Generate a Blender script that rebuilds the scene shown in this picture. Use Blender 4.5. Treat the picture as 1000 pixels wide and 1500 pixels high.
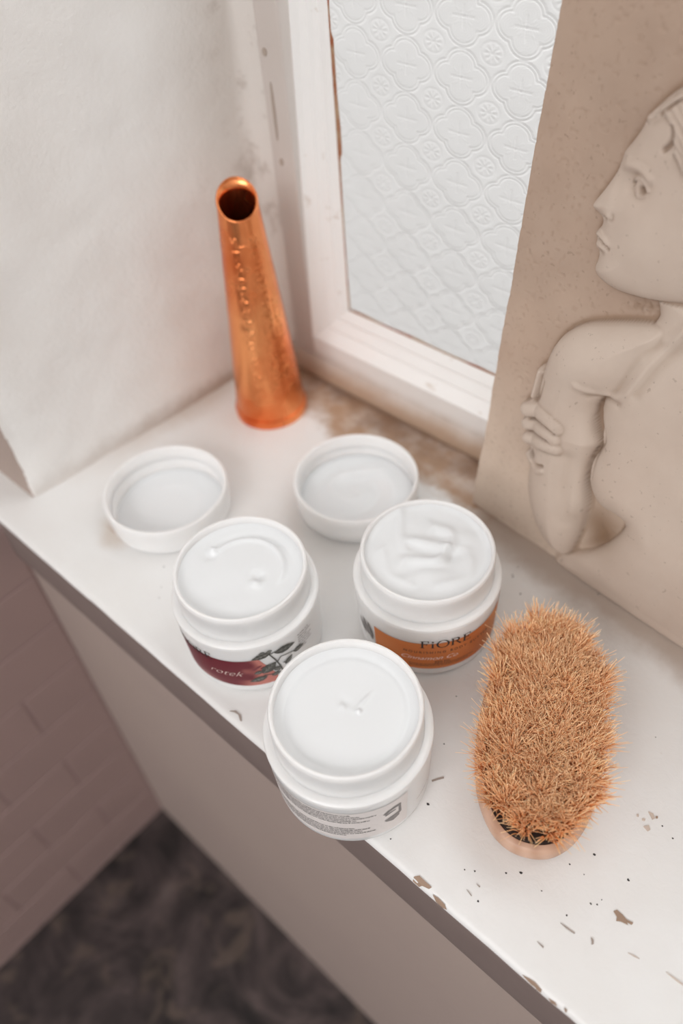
import bpy, bmesh, math, random
import numpy as np
from mathutils import Vector, Matrix, noise as mnoise

for o in list(bpy.data.objects):
    bpy.data.objects.remove(o, do_unlink=True)
scene = bpy.context.scene
COL = scene.collection
R = math.radians
S = 0.44          # one modelling unit below = 0.44 m (height of the camera above the sill)
rng = np.random.default_rng(7)
random.seed(7)

# ------------------------------------------------------------------ camera
cam_d = bpy.data.cameras.new('camera')
cam = bpy.data.objects.new('camera', cam_d)
COL.objects.link(cam)
right = Vector((0.7431932, 0.6657702, -0.0664371))
down = Vector((0.4595582, -0.5801109, -0.6725159))
fwd = Vector((-0.4862819, 0.4692776, -0.7370946))
M = Matrix((right, -down, -fwd)).transposed().to_4x4()
M.translation = Vector((0, 0, S))
cam.matrix_world = M
cam_d.sensor_fit = 'VERTICAL'
cam_d.sensor_height = 36.0
cam_d.lens = 1162.28 / 1500 * 36.0
cam_d.clip_start = 0.01
cam_d.dof.use_dof = True
cam_d.dof.focus_distance = 0.432
cam_d.dof.aperture_fstop = 3.4
scene.camera = cam

# ------------------------------------------------------------------ light
scene.view_settings.view_transform = 'Standard'
scene.view_settings.look = 'None'
scene.view_settings.gamma = 1.0
scene.view_settings.use_curve_mapping = False
scene.view_settings.exposure = 0.13
scene.cycles.use_denoising = True
scene.cycles.max_bounces = 10
scene.cycles.diffuse_bounces = 6
scene.cycles.sample_clamp_indirect = 4.0

world = bpy.data.worlds.new('overcast_sky')
scene.world = world
world.use_nodes = True
wn, wl = world.node_tree.nodes, world.node_tree.links
bg = wn['Background']
wtc = wn.new('ShaderNodeTexCoord')
wsep = wn.new('ShaderNodeSeparateXYZ')
wr = wn.new('ShaderNodeValToRGB')
wmap = wn.new('ShaderNodeMapRange')
wmap.inputs['From Min'].default_value = -1
wmap.inputs['From Max'].default_value = 1
wl.new(wtc.outputs['Generated'], wsep.inputs[0])
wl.new(wsep.outputs['Z'], wmap.inputs['Value'])
wl.new(wmap.outputs[0], wr.inputs[0])
wr.color_ramp.elements[0].position = 0.44
wr.color_ramp.elements[0].color = (0.30, 0.29, 0.28, 1)
wr.color_ramp.elements[1].position = 0.85
wr.color_ramp.elements[1].color = (1.0, 1.0, 1.0, 1)
wl.new(wr.outputs[0], bg.inputs['Color'])
bg.inputs['Strength'].default_value = 1.13


def area(name, loc, target, sx, sy, power, color):
    d = bpy.data.lights.new(name, 'AREA')
    d.shape = 'RECTANGLE'
    d.size, d.size_y, d.energy, d.color = sx, sy, power, color
    o = bpy.data.objects.new(name, d)
    COL.objects.link(o)
    o.location = loc
    o.rotation_euler = (Vector(target) - Vector(loc)).to_track_quat('-Z', 'Y').to_euler()
    return o


area('added_key_upper_window', (-0.05, 1.0, 1.15), (-0.15, 0.15, 0.0), 1.3, 1.0, 11.5, (0.97, 0.995, 1.0))  # key lamp added outside the unseen upper sash to brighten the sill
area('added_room_fill', (0.65, -2.75, 2.25), (-0.15, 0.4, 0.0), 2.0, 1.8, 59.0, (1.0, 0.985, 0.985))  # fill lamp added behind the camera; no window stands there


# ------------------------------------------------------------------ helpers
def tag(o, label=None, cat=None, group=None, kind=None):
    if label: o['label'] = label
    if cat: o['category'] = cat
    if group: o['group'] = group
    if kind: o['kind'] = kind
    return o


def link(name, me, mat=None, parent=None):
    o = bpy.data.objects.new(name, me)
    COL.objects.link(o)
    if mat and not me.materials:
        me.materials.append(mat)
    if parent:
        o.parent = parent
    return o


def mesh(name, verts, faces, mat=None, parent=None, smooth=False, scale=S):
    me = bpy.data.meshes.new(name)
    v = (np.asarray(verts, float) * scale).tolist()
    me.from_pydata(v, [], [tuple(f) for f in faces])
    me.update()
    if smooth:
        me.polygons.foreach_set('use_smooth', [True] * len(me.polygons))
    return link(name, me, mat, parent)


def empty(name, loc):
    o = bpy.data.objects.new(name, None)
    o.empty_display_size = 0.02
    COL.objects.link(o)
    o.location = Vector(loc) * S
    return o


def box_data(x0, x1, y0, y1, z0, z1):
    v = [(x0, y0, z0), (x1, y0, z0), (x1, y1, z0), (x0, y1, z0), (x0, y0, z1), (x1, y0, z1), (x1, y1, z1), (x0, y1, z1)]
    f = [(0, 3, 2, 1), (4, 5, 6, 7), (0, 1, 5, 4), (1, 2, 6, 5), (2, 3, 7, 6), (3, 0, 4, 7)]
    return v, f


def boxes(name, bs, mat, parent=None, bevel=0.0):
    V, F = [], []
    for b in bs:
        v, f = box_data(*b)
        F += [tuple(i + len(V) for i in q) for q in f]
        V += v
    o = mesh(name, V, F, mat, parent)
    if bevel:
        bm = bmesh.new()
        bm.from_mesh(o.data)
        bmesh.ops.bevel(bm, geom=bm.edges[:], offset=bevel * S, segments=2, affect='EDGES', profile=0.5)
        bm.to_mesh(o.data)
        bm.free()
    return o


def lathe(name, prof, mat, parent=None, n=96, smooth=True, sharp=35):
    """surface of revolution; prof = [(r, z), ...] around the local z axis"""
    V, F = [], []
    ang = np.linspace(0, 2 * np.pi, n, endpoint=False)
    rows = []
    for r, z in prof:
        if r < 1e-6:
            rows.append([len(V)])
            V.append((0, 0, z))
        else:
            rows.append(list(range(len(V), len(V) + n)))
            V += [(r * math.cos(a), r * math.sin(a), z) for a in ang]
    for a, b in zip(rows, rows[1:]):
        for i in range(n):
            j = (i + 1) % n
            if len(a) == 1 and len(b) == 1:
                continue
            if len(a) == 1:
                F.append((a[0], b[j], b[i]))
            elif len(b) == 1:
                F.append((a[i], a[j], b[0]))
            else:
                F.append((a[i], a[j], b[j], b[i]))
    o = mesh(name, V, F, mat, parent, smooth)
    o.data.set_sharp_from_angle(angle=R(sharp))
    return o


def arc(cx, cz, r, a0, a1, n=6):
    return [(cx + r * math.cos(R(a0 + (a1 - a0) * i / n)), cz + r * math.sin(R(a0 + (a1 - a0) * i / n))) for i in range(n + 1)]


def grid_mesh(name, X, Y, Z, mat, parent=None, smooth=True, scale=S):
    """X, Y, Z: 2-D arrays -> quad grid"""
    r, c = X.shape
    V = np.stack([X.ravel(), Y.ravel(), Z.ravel()], 1) * scale
    i = np.arange(r * c).reshape(r, c)
    F = np.stack([i[:-1, :-1], i[:-1, 1:], i[1:, 1:], i[1:, :-1]], -1).reshape(-1, 4)
    me = bpy.data.meshes.new(name)
    me.vertices.add(len(V))
    me.vertices.foreach_set('co', V.astype(np.float32).ravel())
    me.loops.add(F.size)
    me.loops.foreach_set('vertex_index', F.astype(np.int32).ravel())
    me.polygons.add(len(F))
    me.polygons.foreach_set('loop_start', np.arange(0, F.size, 4, dtype=np.int32))
    me.update(calc_edges=True)
    me.validate()
    if smooth:
        me.polygons.foreach_set('use_smooth', [True] * len(me.polygons))
    return link(name, me, mat, parent)


def add_color(me, cols, name='tint'):
    at = me.color_attributes.new(name, 'FLOAT_COLOR', 'POINT')
    c = np.ones((len(me.vertices), 4), np.float32)
    c[:, :3] = cols
    at.data.foreach_set('color', c.ravel())


def fbm(P, octaves=4, scale=1.0):
    return np.array([mnoise.fractal(Vector(p) * scale, 1.0, 2.0, octaves) for p in P])


def vnoise(X, Y, f, seed=0):
    """smooth value noise on arrays, in [-1, 1]"""
    r = np.random.default_rng(seed)
    T = r.uniform(-1, 1, (64, 64))
    x, y = X * f + 100, Y * f + 100
    i, j = np.floor(x).astype(int), np.floor(y).astype(int)
    u, v = x - i, y - j
    u, v = u * u * (3 - 2 * u), v * v * (3 - 2 * v)
    g = lambda a, b: T[a % 64, b % 64]
    return (g(i, j) * (1 - u) + g(i + 1, j) * u) * (1 - v) + (g(i, j + 1) * (1 - u) + g(i + 1, j + 1) * u) * v


# ------------------------------------------------------------------ materials
class NT:
    def __init__(self, name):
        self.m = bpy.data.materials.new(name)
        self.m.use_nodes = True
        self.n, self.l = self.m.node_tree.nodes, self.m.node_tree.links
        self.b = self.n['Principled BSDF']
        self.out = self.n['Material Output']
        self.tc = self.n.new('ShaderNodeTexCoord')

    def put(self, sock, v):
        if isinstance(v, bpy.types.NodeSocket):
            self.l.new(v, sock)
        else:
            sock.default_value = v

    def noise(self, scale, detail=4, rough=0.55, vec=None, dist=0.0):
        n = self.n.new('ShaderNodeTexNoise')
        n.inputs['Scale'].default_value = scale
        n.inputs['Detail'].default_value = detail
        n.inputs['Roughness'].default_value = rough
        n.inputs['Distortion'].default_value = dist
        self.l.new(vec or self.tc.outputs['Object'], n.inputs['Vector'])
        return n.outputs['Fac']

    def ramp(self, fac, *stops):
        r = self.n.new('ShaderNodeValToRGB')
        el = r.color_ramp.elements
        while len(el) < len(stops):
            el.new(0.5)
        for e, (p, c) in zip(el, stops):
            e.position = p
            e.color = (*c, 1) if not isinstance(c, (int, float)) else (c, c, c, 1)
        self.put(r.inputs[0], fac)
        return r.outputs[0]

    def mix(self, fac, a, b, mode='MIX'):
        n = self.n.new('ShaderNodeMix')
        n.data_type = 'RGBA'
        n.blend_type = mode
        self.put(n.inputs[0], fac)
        for s, v in ((n.inputs[6], a), (n.inputs[7], b)):
            self.put(s, (*v, 1) if isinstance(v, tuple) and len(v) == 3 else v)
        return n.outputs[2]

    def math(self, op, a, b=0.0, clamp=False):
        n = self.n.new('ShaderNodeMath')
        n.operation = op
        n.use_clamp = clamp
        self.put(n.inputs[0], a)
        self.put(n.inputs[1], b)
        return n.outputs[0]

    def xyz(self):
        n = self.n.new('ShaderNodeSeparateXYZ')
        self.l.new(self.tc.outputs['Object'], n.inputs[0])
        return n.outputs

    def mapr(self, v, a, b, c=0.0, d=1.0):
        n = self.n.new('ShaderNodeMapRange')
        n.interpolation_type = 'SMOOTHSTEP'
        self.put(n.inputs['Value'], v)
        for k, q in zip(('From Min', 'From Max', 'To Min', 'To Max'), (a, b, c, d)):
            n.inputs[k].default_value = q
        return n.outputs[0]

    def attr(self, name='tint'):
        n = self.n.new('ShaderNodeVertexColor')
        n.layer_name = name
        return n.outputs['Color']

    def bump(self, h, strength, dist=0.002):
        n = self.n.new('ShaderNodeBump')
        n.inputs['Strength'].default_value = strength
        n.inputs['Distance'].default_value = dist
        self.put(n.inputs['Height'], h)
        self.l.new(n.outputs[0], self.b.inputs['Normal'])
        return n.outputs[0]

    def set(self, **k):
        for a, v in k.items():
            s = self.b.inputs[a.replace('_', ' ')]
            self.put(s, (*v, 1) if isinstance(v, tuple) and len(v) == 3 else v)
        return self.m


def simple(name, col, rough=0.5, **k):
    return NT(name).set(Base_Color=col, Roughness=rough, **k)


DIRT = (0.30, 0.19, 0.115)
DARKDIRT = (0.10, 0.065, 0.045)

# painted sill: white gloss paint, brown grime along the window side and fine scratches
t = NT('sill_paint')
x, y, z = t.xyz()
n1 = t.noise(14, 5, 0.6)
n2 = t.noise(45, 4, 0.6)
base = t.mix(t.ramp(n1, (0.35, 0.0), (0.75, 1.0)), (0.80, 0.80, 0.795), (0.765, 0.755, 0.74))
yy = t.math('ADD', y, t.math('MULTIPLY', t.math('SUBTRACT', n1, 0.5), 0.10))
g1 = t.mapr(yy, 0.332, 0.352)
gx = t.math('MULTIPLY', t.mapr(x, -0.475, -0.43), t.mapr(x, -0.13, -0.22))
brown_mask = t.math('MULTIPLY', t.math('MULTIPLY', g1, gx), t.mapr(n2, 0.30, 0.62, 0.65, 1.0))
base = t.mix(t.math('MULTIPLY', brown_mask, 0.95), base, (0.40, 0.245, 0.145))
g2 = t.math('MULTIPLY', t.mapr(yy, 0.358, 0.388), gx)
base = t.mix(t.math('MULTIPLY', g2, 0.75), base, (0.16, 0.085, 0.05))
# brown-pink scuffing around jars and along the reveal foot
rx = t.math('ADD', t.math('MULTIPLY', x, -1.0), t.math('MULTIPLY', y, 0.084))
rf = t.mapr(t.math('ADD', rx, t.math('MULTIPLY', t.math('SUBTRACT', n1, 0.5), 0.05)), 0.478, 0.512)
base = t.mix(t.math('MULTIPLY', t.math('MULTIPLY', rf, t.mapr(y, 0.14, 0.30)), 0.55), base, (0.52, 0.40, 0.31))
# slab's shadow painted brown along its foot, and a stain beside the left lid
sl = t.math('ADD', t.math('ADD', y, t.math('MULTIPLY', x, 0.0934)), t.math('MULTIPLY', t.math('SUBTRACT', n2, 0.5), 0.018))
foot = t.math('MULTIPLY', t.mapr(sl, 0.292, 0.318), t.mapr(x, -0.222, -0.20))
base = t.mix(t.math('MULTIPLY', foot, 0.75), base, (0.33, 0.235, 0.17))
dl = t.n.new('ShaderNodeVectorMath')
dl.operation = 'DISTANCE'
t.l.new(t.tc.outputs['Object'], dl.inputs[0])
dl.inputs[1].default_value = (-0.408, 0.165, 0.0)
spot = t.mapr(t.math('ADD', dl.outputs['Value'], t.math('MULTIPLY', t.math('SUBTRACT', n2, 0.5), 0.02)), 0.026, 0.008)
base = t.mix(t.math('MULTIPLY', spot, 0.5), base, (0.55, 0.43, 0.33))
scr = t.noise(120, 3, 0.7, dist=1.2)
base = t.mix(t.math('MULTIPLY', t.mapr(scr, 0.70, 0.78), 0.35), base, (0.50, 0.42, 0.36))
t.bump(t.math('ADD', n2, t.math('MULTIPLY', scr, 0.5)), 0.25, 0.0012)
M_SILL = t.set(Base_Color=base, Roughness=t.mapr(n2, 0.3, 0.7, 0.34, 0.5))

t = NT('sill_edge_dark')  # front edge coloured darker than the sill top
n1 = t.noise(30, 4)
M_EDGE = t.set(Base_Color=t.mix(n1, (0.185, 0.14, 0.13), (0.225, 0.175, 0.16)), Roughness=0.55)

# rough limewashed plaster
t = NT('plaster')
x, y, z = t.xyz()
n1, n2, n3 = t.noise(5, 4), t.noise(60, 5, 0.65), t.noise(220, 3, 0.6)
c = t.mix(t.ramp(n1, (0.35, 0.0), (0.7, 1.0)), (0.84, 0.83, 0.815), (0.80, 0.775, 0.75))
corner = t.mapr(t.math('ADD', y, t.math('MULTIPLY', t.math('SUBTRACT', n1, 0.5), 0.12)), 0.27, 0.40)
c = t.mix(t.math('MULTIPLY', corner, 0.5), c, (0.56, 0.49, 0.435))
mould = t.math('MULTIPLY', t.mapr(y, 0.365, 0.395), t.mapr(t.noise(40, 5, 0.7), 0.50, 0.66))
c = t.mix(t.math('MULTIPLY', mould, 0.34), c, (0.26, 0.185, 0.145))
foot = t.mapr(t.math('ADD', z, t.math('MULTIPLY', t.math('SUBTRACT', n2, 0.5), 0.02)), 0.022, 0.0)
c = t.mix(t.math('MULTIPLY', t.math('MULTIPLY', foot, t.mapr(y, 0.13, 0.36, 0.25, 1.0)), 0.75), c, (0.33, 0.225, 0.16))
t.bump(t.math('ADD', t.math('MULTIPLY', n2, 1.0), t.math('MULTIPLY', n3, 0.5)), 0.35, 0.0022)
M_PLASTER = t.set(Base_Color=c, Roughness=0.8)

t = NT('lower_wall_paint')
n1 = t.noise(4, 4)
t.bump(t.noise(80, 4), 0.2, 0.002)
M_LOWER = t.set(Base_Color=t.mix(n1, (0.43, 0.35, 0.305), (0.37, 0.29, 0.265)), Roughness=0.6)

M_SHADED = simple('shaded_plaster', (0.40, 0.32, 0.28), 0.75)  # shade on the room-facing plaster, put into its colour
t = NT('mauve_tile_glaze')
n1 = t.noise(7, 4)
M_TILE = t.set(Base_Color=t.mix(n1, (0.44, 0.315, 0.295), (0.37, 0.265, 0.25)), Roughness=0.5)
M_GROUT = simple('mauve_grout', (0.36, 0.255, 0.245), 0.8)

# painted window joinery
t = NT('frame_paint')
n1, n2 = t.noise(12, 4), t.noise(90, 4, 0.65)
c = t.mix(t.ramp(n1, (0.35, 0.0), (0.7, 1.0)), (0.83, 0.815, 0.795), (0.78, 0.75, 0.73))
x, y, z = t.xyz()
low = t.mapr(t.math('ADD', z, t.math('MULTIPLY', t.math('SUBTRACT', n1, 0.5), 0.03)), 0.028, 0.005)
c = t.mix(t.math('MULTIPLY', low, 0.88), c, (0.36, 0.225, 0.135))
t.bump(n2, 0.22, 0.001)
M_FRAME = t.set(Base_Color=c, Roughness=0.42)
t = NT('stile_shade')  # greyed so the stile's shade is in the colour
n1 = t.noise(20, 4)
t.bump(t.noise(90, 4, 0.65), 0.22, 0.001)
M_STILE = t.set(Base_Color=t.mix(n1, (0.60, 0.545, 0.515), (0.54, 0.48, 0.44)), Roughness=0.45)
M_BEAD = NT('bead_paint')
n1 = M_BEAD.noise(60, 5, 0.7)
M_BEAD.bump(n1, 0.25, 0.001)
M_BEAD = M_BEAD.set(Base_Color=M_BEAD.mix(M_BEAD.mapr(n1, 0.62, 0.75), (0.87, 0.865, 0.855), (0.62, 0.54, 0.47)), Roughness=0.4)
t = NT('perished_putty')
n1 = t.noise(60, 4)
M_PUTTY = t.set(Base_Color=t.mix(t.ramp(n1, (0.4, 0.0), (0.6, 1.0)), (0.30, 0.085, 0.03), (0.40, 0.27, 0.17)), Roughness=0.8)
M_HOLE = simple('nail_stain', (0.40, 0.33, 0.28), 0.7)

# patterned obscure glass: scatters daylight, relief is in the mesh
t = NT('obscure_glass')
tr = t.n.new('ShaderNodeBsdfTranslucent')
tr.inputs['Color'].default_value = (0.96, 0.94, 0.93, 1)
t.set(Base_Color=(0.97, 0.98, 0.98), Roughness=0.22, Transmission_Weight=1.0, IOR=1.45)
mx = t.n.new('ShaderNodeMixShader')
mx.inputs[0].default_value = 0.55
t.l.new(t.b.outputs[0], mx.inputs[1])
t.l.new(tr.outputs[0], mx.inputs[2])
t.l.new(mx.outputs[0], t.out.inputs['Surface'])
M_GLASS = t.m
t = NT('clear_glass')
tp = t.n.new('ShaderNodeBsdfTransparent')
gl = t.n.new('ShaderNodeBsdfGlossy')
gl.inputs['Roughness'].default_value = 0.02
mx = t.n.new('ShaderNodeMixShader')
mx.inputs[0].default_value = 0.06
t.l.new(tp.outputs[0], mx.inputs[1])
t.l.new(gl.outputs[0], mx.inputs[2])
t.l.new(mx.outputs[0], t.out.inputs['Surface'])
M_CLEAR = t.m

# dark mottled floor
t = NT('mottled_floor')
n1 = t.noise(9, 5, 0.62, dist=1.6)
n2 = t.noise(22, 3, 0.6, dist=0.8)
c = t.ramp(n1, (0.36, (0.008, 0.006, 0.006)), (0.52, (0.05, 0.036, 0.036)), (0.68, (0.12, 0.09, 0.085)))
c = t.mix(t.mapr(n2, 0.55, 0.7, 0, 0.5), c, (0.15, 0.11, 0.085))
M_FLOOR = t.set(Base_Color=c, Roughness=0.6)

# copper
t = NT('copper')
n1 = t.noise(16, 4)
v = t.n.new('ShaderNodeTexVoronoi')
v.inputs['Scale'].default_value = 85
t.l.new(t.tc.outputs['Object'], v.inputs['Vector'])
t.bump(t.math('ADD', t.math('MULTIPLY', v.outputs['Distance'], 0.5), n1), 0.22, 0.0016)
M_COPPER = t.set(Base_Color=t.mix(t.ramp(n1, (0.4, 0.0), (0.7, 1.0)), (0.98, 0.39, 0.155), (0.72, 0.13, 0.03)), Metallic=1.0, Roughness=t.mapr(n1, 0.3, 0.7, 0.2, 0.32))

M_PLASTIC = simple('white_plastic', (0.84, 0.84, 0.835), 0.32, Subsurface_Weight=0.5, Subsurface_Scale=0.012, Subsurface_Radius=Vector((1.0, 0.92, 0.86)))
M_CREAM = simple('white_cream', (0.77, 0.79, 0.805), 0.36)
t = NT('label_print')
M_LABEL = t.set(Base_Color=t.attr(), Roughness=0.5, Specular_IOR_Level=0.25)
M_INK = simple('black_ink', (0.018, 0.016, 0.018), 0.5)
M_GREYINK = simple('grey_ink', (0.22, 0.20, 0.195), 0.5)
M_WHITEINK = simple('pale_ink', (0.95, 0.80, 0.72), 0.5)
M_LEAFINK = simple('leaf_ink', (0.065, 0.065, 0.055), 0.5)
M_LEAFLIGHT = simple('leaf_vein_ink', (0.26, 0.255, 0.235), 0.5)

# relief plaster
t = NT('aged_plaster_cast')
n1, n2 = t.noise(9, 5, 0.6), t.noise(160, 4, 0.7)
c = t.mix(t.ramp(n1, (0.35, 0.0), (0.7, 1.0)), t.attr(), (0.86, 0.82, 0.80), 'MULTIPLY')
pits = t.mapr(t.noise(300, 2, 0.5), 0.67, 0.73)
c = t.mix(t.math('MULTIPLY', pits, 0.33), c, (0.20, 0.14, 0.10))
t.bump(n2, 0.25, 0.0008)
M_CAST = t.set(Base_Color=c, Roughness=0.75)

# brush
t = NT('pale_beech')
w = t.n.new('ShaderNodeTexWave')
w.inputs['Scale'].default_value = 30
w.inputs['Distortion'].default_value = 4
w.bands_direction = 'Y'
t.l.new(t.tc.outputs['Object'], w.inputs['Vector'])
M_WOOD = t.set(Base_Color=t.mix(w.outputs['Fac'], (0.62, 0.40, 0.29), (0.52, 0.31, 0.21)), Roughness=0.45)
t = NT('natural_bristle')
M_BRISTLE = t.set(Base_Color=t.attr(), Roughness=0.6)
M_BEDSHADE = simple('bed_shadow_dark', (0.028, 0.015, 0.012), 0.6)  # near-black paints the shadow gap between bristles and wood
M_CHIP = simple('bare_wood', (0.34, 0.235, 0.17), 0.8)
M_CHIPLIGHT = simple('old_paint_layer', (0.60, 0.50, 0.43), 0.7)
M_CRACK = simple('crack_shade', (0.36, 0.30, 0.265), 0.8)
M_SPECK = simple('dark_grit', (0.035, 0.03, 0.03), 0.8)

# ------------------------------------------------------------------ structure
FZ = -1.452                     # floor
floor = mesh('floor', [(-1.7, -5, FZ), (4, -5, FZ), (4, 0.8, FZ), (-1.7, 0.8, FZ)], [(0, 1, 2, 3)], M_FLOOR)
tag(floor, kind='structure')

# wall under and around the window
wall = boxes('wall_back', [(-1.40, 4, 0.258, 0.8, FZ, -0.118), (0.62, 4, 0.3165, 0.95, -0.02, 6.0),
                           (-1.05, 0.62, 0.3165, 0.95, 2.25, 6.0)], M_LOWER)
wall.data.materials.append(M_PLASTER)
for p in wall.data.polygons:
    p.material_index = 0 if p.center.z < -0.05 * S else 1
tag(wall, kind='structure')

# left reveal: one plastered skin from the room-side wall round the arris to the window frame
plan = [(-1.40, 0.3165), (-1.30, 0.3165), (-1.20, 0.3165), (-1.15, 0.3165), (-1.126, 0.3168)]
plan += [(-1.124 + 0.008 * math.sin(R(a)), 0.3248 - 0.008 * math.cos(R(a))) for a in (15, 30, 45, 60, 75, 90)]
for k in range(1, 42):
    q = k / 41
    plan.append((-1.116 + 0.046 * q, 0.3248 + 0.554 * q))
plan += [(-1.0685, 0.888), (-1.065, 0.896), (-1.058, 0.902), (-1.045, 0.906), (-1.02, 0.907), (-0.98, 0.907)]
zs = np.concatenate([np.linspace(-0.02, 1.0, 80), np.linspace(1.05, 6.0, 40)])
PX, PZ = np.meshgrid([p[0] for p in plan], zs)
PY, _ = np.meshgrid([p[1] for p in plan], zs)
nz = np.array([mnoise.fractal(Vector((a * 9, b * 9, c * 9)), 1.0, 2.0, 4) for a, b, c in zip(PX.ravel(), PY.ravel(), PZ.ravel())]).reshape(PX.shape)
wob = np.where((PY > 0.318) & (PY < 0.89), nz * 0.0035, 0)
edge = np.exp(-((PY - 0.325) / 0.02) ** 2)
PX = PX + wob + edge * nz * 0.006 - edge * 0.012 * np.clip(PZ - 0.02, 0, 0.1) / 0.1
PY = PY + np.where(PX < -1.11, nz * 0.003, 0)
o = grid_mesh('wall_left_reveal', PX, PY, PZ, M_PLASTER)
o.data.materials.append(M_SHADED)
for p in o.data.polygons:
    p.material_index = 1 if p.center.x < -1.12 * S and p.center.y < 0.3225 * S else 0
tag(o, kind='structure')

o = boxes('wall_left', [(-1.55, -1.40, -5, 0.33, FZ, 6.0)], M_PLASTER)
tag(o, kind='structure')
o = boxes('wall_right', [(4.0, 4.15, -5, 0.95, FZ, 6.0)], M_PLASTER)
tag(o, kind='structure')
o = boxes('ceiling', [(-1.55, 4.15, -5, 0.95, 6.0, 6.15)], M_PLASTER)
tag(o, kind='structure')

# tiled lower wall on the left, standing proud of the plaster, slightly out of plumb
low = empty('wall_left_tiled', (-1.135, 0.258, FZ))
tag(low, kind='structure')


def lx(z):                       # face of the tiled wall at height z
    return -1.137 - 0.075 * (-0.14 - z) / 1.31


v = []
for yy in (-5, 0.258):
    v += [(-1.41, yy, FZ), (lx(FZ) - 0.003, yy, FZ), (lx(-0.03) - 0.003, yy, -0.03), (-1.41, yy, -0.03)]
v = [(a + 1.135, b - 0.258, c - FZ) for a, b, c in v]
mesh('backing', v, [(0, 1, 2, 3), (7, 6, 5, 4), (1, 5, 6, 2), (2, 6, 7, 3), (0, 4, 5, 1), (0, 3, 7, 4)], M_GROUT, low)
tw, th, gap = 0.30, 0.155, 0.004
tm = None
row = 0
zt = -0.032
while zt > FZ + 0.02:
    z0 = max(zt - th, FZ)
    yb = 0.257 - (0.5 * tw if row % 2 else 0.0)
    cols_ = [(0.257, yb)] if row % 2 else []
    while yb > -1.2:
        cols_.append((yb, yb - tw))
        yb -= tw
    for (y1, y0) in cols_:
        w_, h_ = (y1 - y0) - gap, (zt - z0) - gap
        key = 'tile_%.3f_%.3f' % (w_, h_)
        me = bpy.data.meshes.get(key)
        if me is None:
            vb, fb = box_data(-0.006, 0.0, -w_ / 2, w_ / 2, -h_ / 2, h_ / 2)
            e = 0.003
            vb = [(a, b * (1 if a < -0.003 else (w_ / 2 - e) / (w_ / 2)), c * (1 if a < -0.003 else (h_ / 2 - e) / (h_ / 2))) for a, b, c in vb]
            me = bpy.data.meshes.new(key)
            me.from_pydata((np.array(vb) * S).tolist(), [], fb)
            me.materials.append(M_TILE)
        o = bpy.data.objects.new('tile', me)
        COL.objects.link(o)
        o.parent = low
        zc = (zt + z0) / 2
        o.location = Vector((lx(zc) - 0.0015 + 1.135, (y0 + y1) / 2 - 0.258, zc - FZ)) * S
        o.rotation_euler = (0, math.atan(0.075 / 1.31), 0)
    zt -= th
    row += 1

# window sill board with a worn nosing
nx = 240
xs = np.linspace(-1.40, 1.4, nx)
prof = [(0.30, -0.118), (0.262, -0.118), (0.2475, -0.116), (0.2455, -0.10), (0.2455, -0.06), (0.2457, -0.02), (0.2465, -0.007), (0.249, -0.0018),
        (0.254, 0.0), (0.262, 0.0), (0.30, 0.0), (0.45, 0.0), (0.70, 0.0), (0.93, 0.0), (0.93, -0.118), (0.30, -0.118)]
X, K = np.meshgrid(xs, np.arange(len(prof)), indexing='ij')
Y = np.array([[p[0] for p in prof]] * nx)
Z = np.array([[p[1] for p in prof]] * nx)
jit = np.array([mnoise.fractal(Vector((a * 14, 0.3, 0)), 1.0, 2.0, 5) for a in xs])
chip = np.clip(np.array([mnoise.noise(Vector((a * 23, 5.1, 0))) for a in xs]) - 0.42, 0, 1)
for k in (5, 6, 7, 8):
    Y[:, k] += jit * 0.0008 + chip * 0.004
    Z[:, k] -= chip * 0.003 if k in (6, 7, 8) else 0
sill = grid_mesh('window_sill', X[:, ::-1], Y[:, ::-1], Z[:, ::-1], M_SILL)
sill.data.materials.append(M_EDGE)
sill.data.set_sharp_from_angle(angle=R(50))
for p in sill.data.polygons:
    if p.center.y < 0.2485 * S and p.center.z < -0.0085 * S:
        p.material_index = 1
tag(sill, kind='structure')


def sill_z(y):
    return float(np.interp(y, [0.2455, 0.2465, 0.249, 0.254], [-0.02, -0.007, -0.0018, 0.0]))


def flake_data(pts, lift=0.0012):
    n = len(pts)
    V = [(a, b, sill_z(b) + lift) for a, b in pts] + [(a, b, sill_z(b) + 0.0001) for a, b in pts]
    F = [tuple(range(n))[::-1]] + [(i, i + n, (i + 1) % n + n, (i + 1) % n) for i in range(n)]
    return V, F


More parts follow.
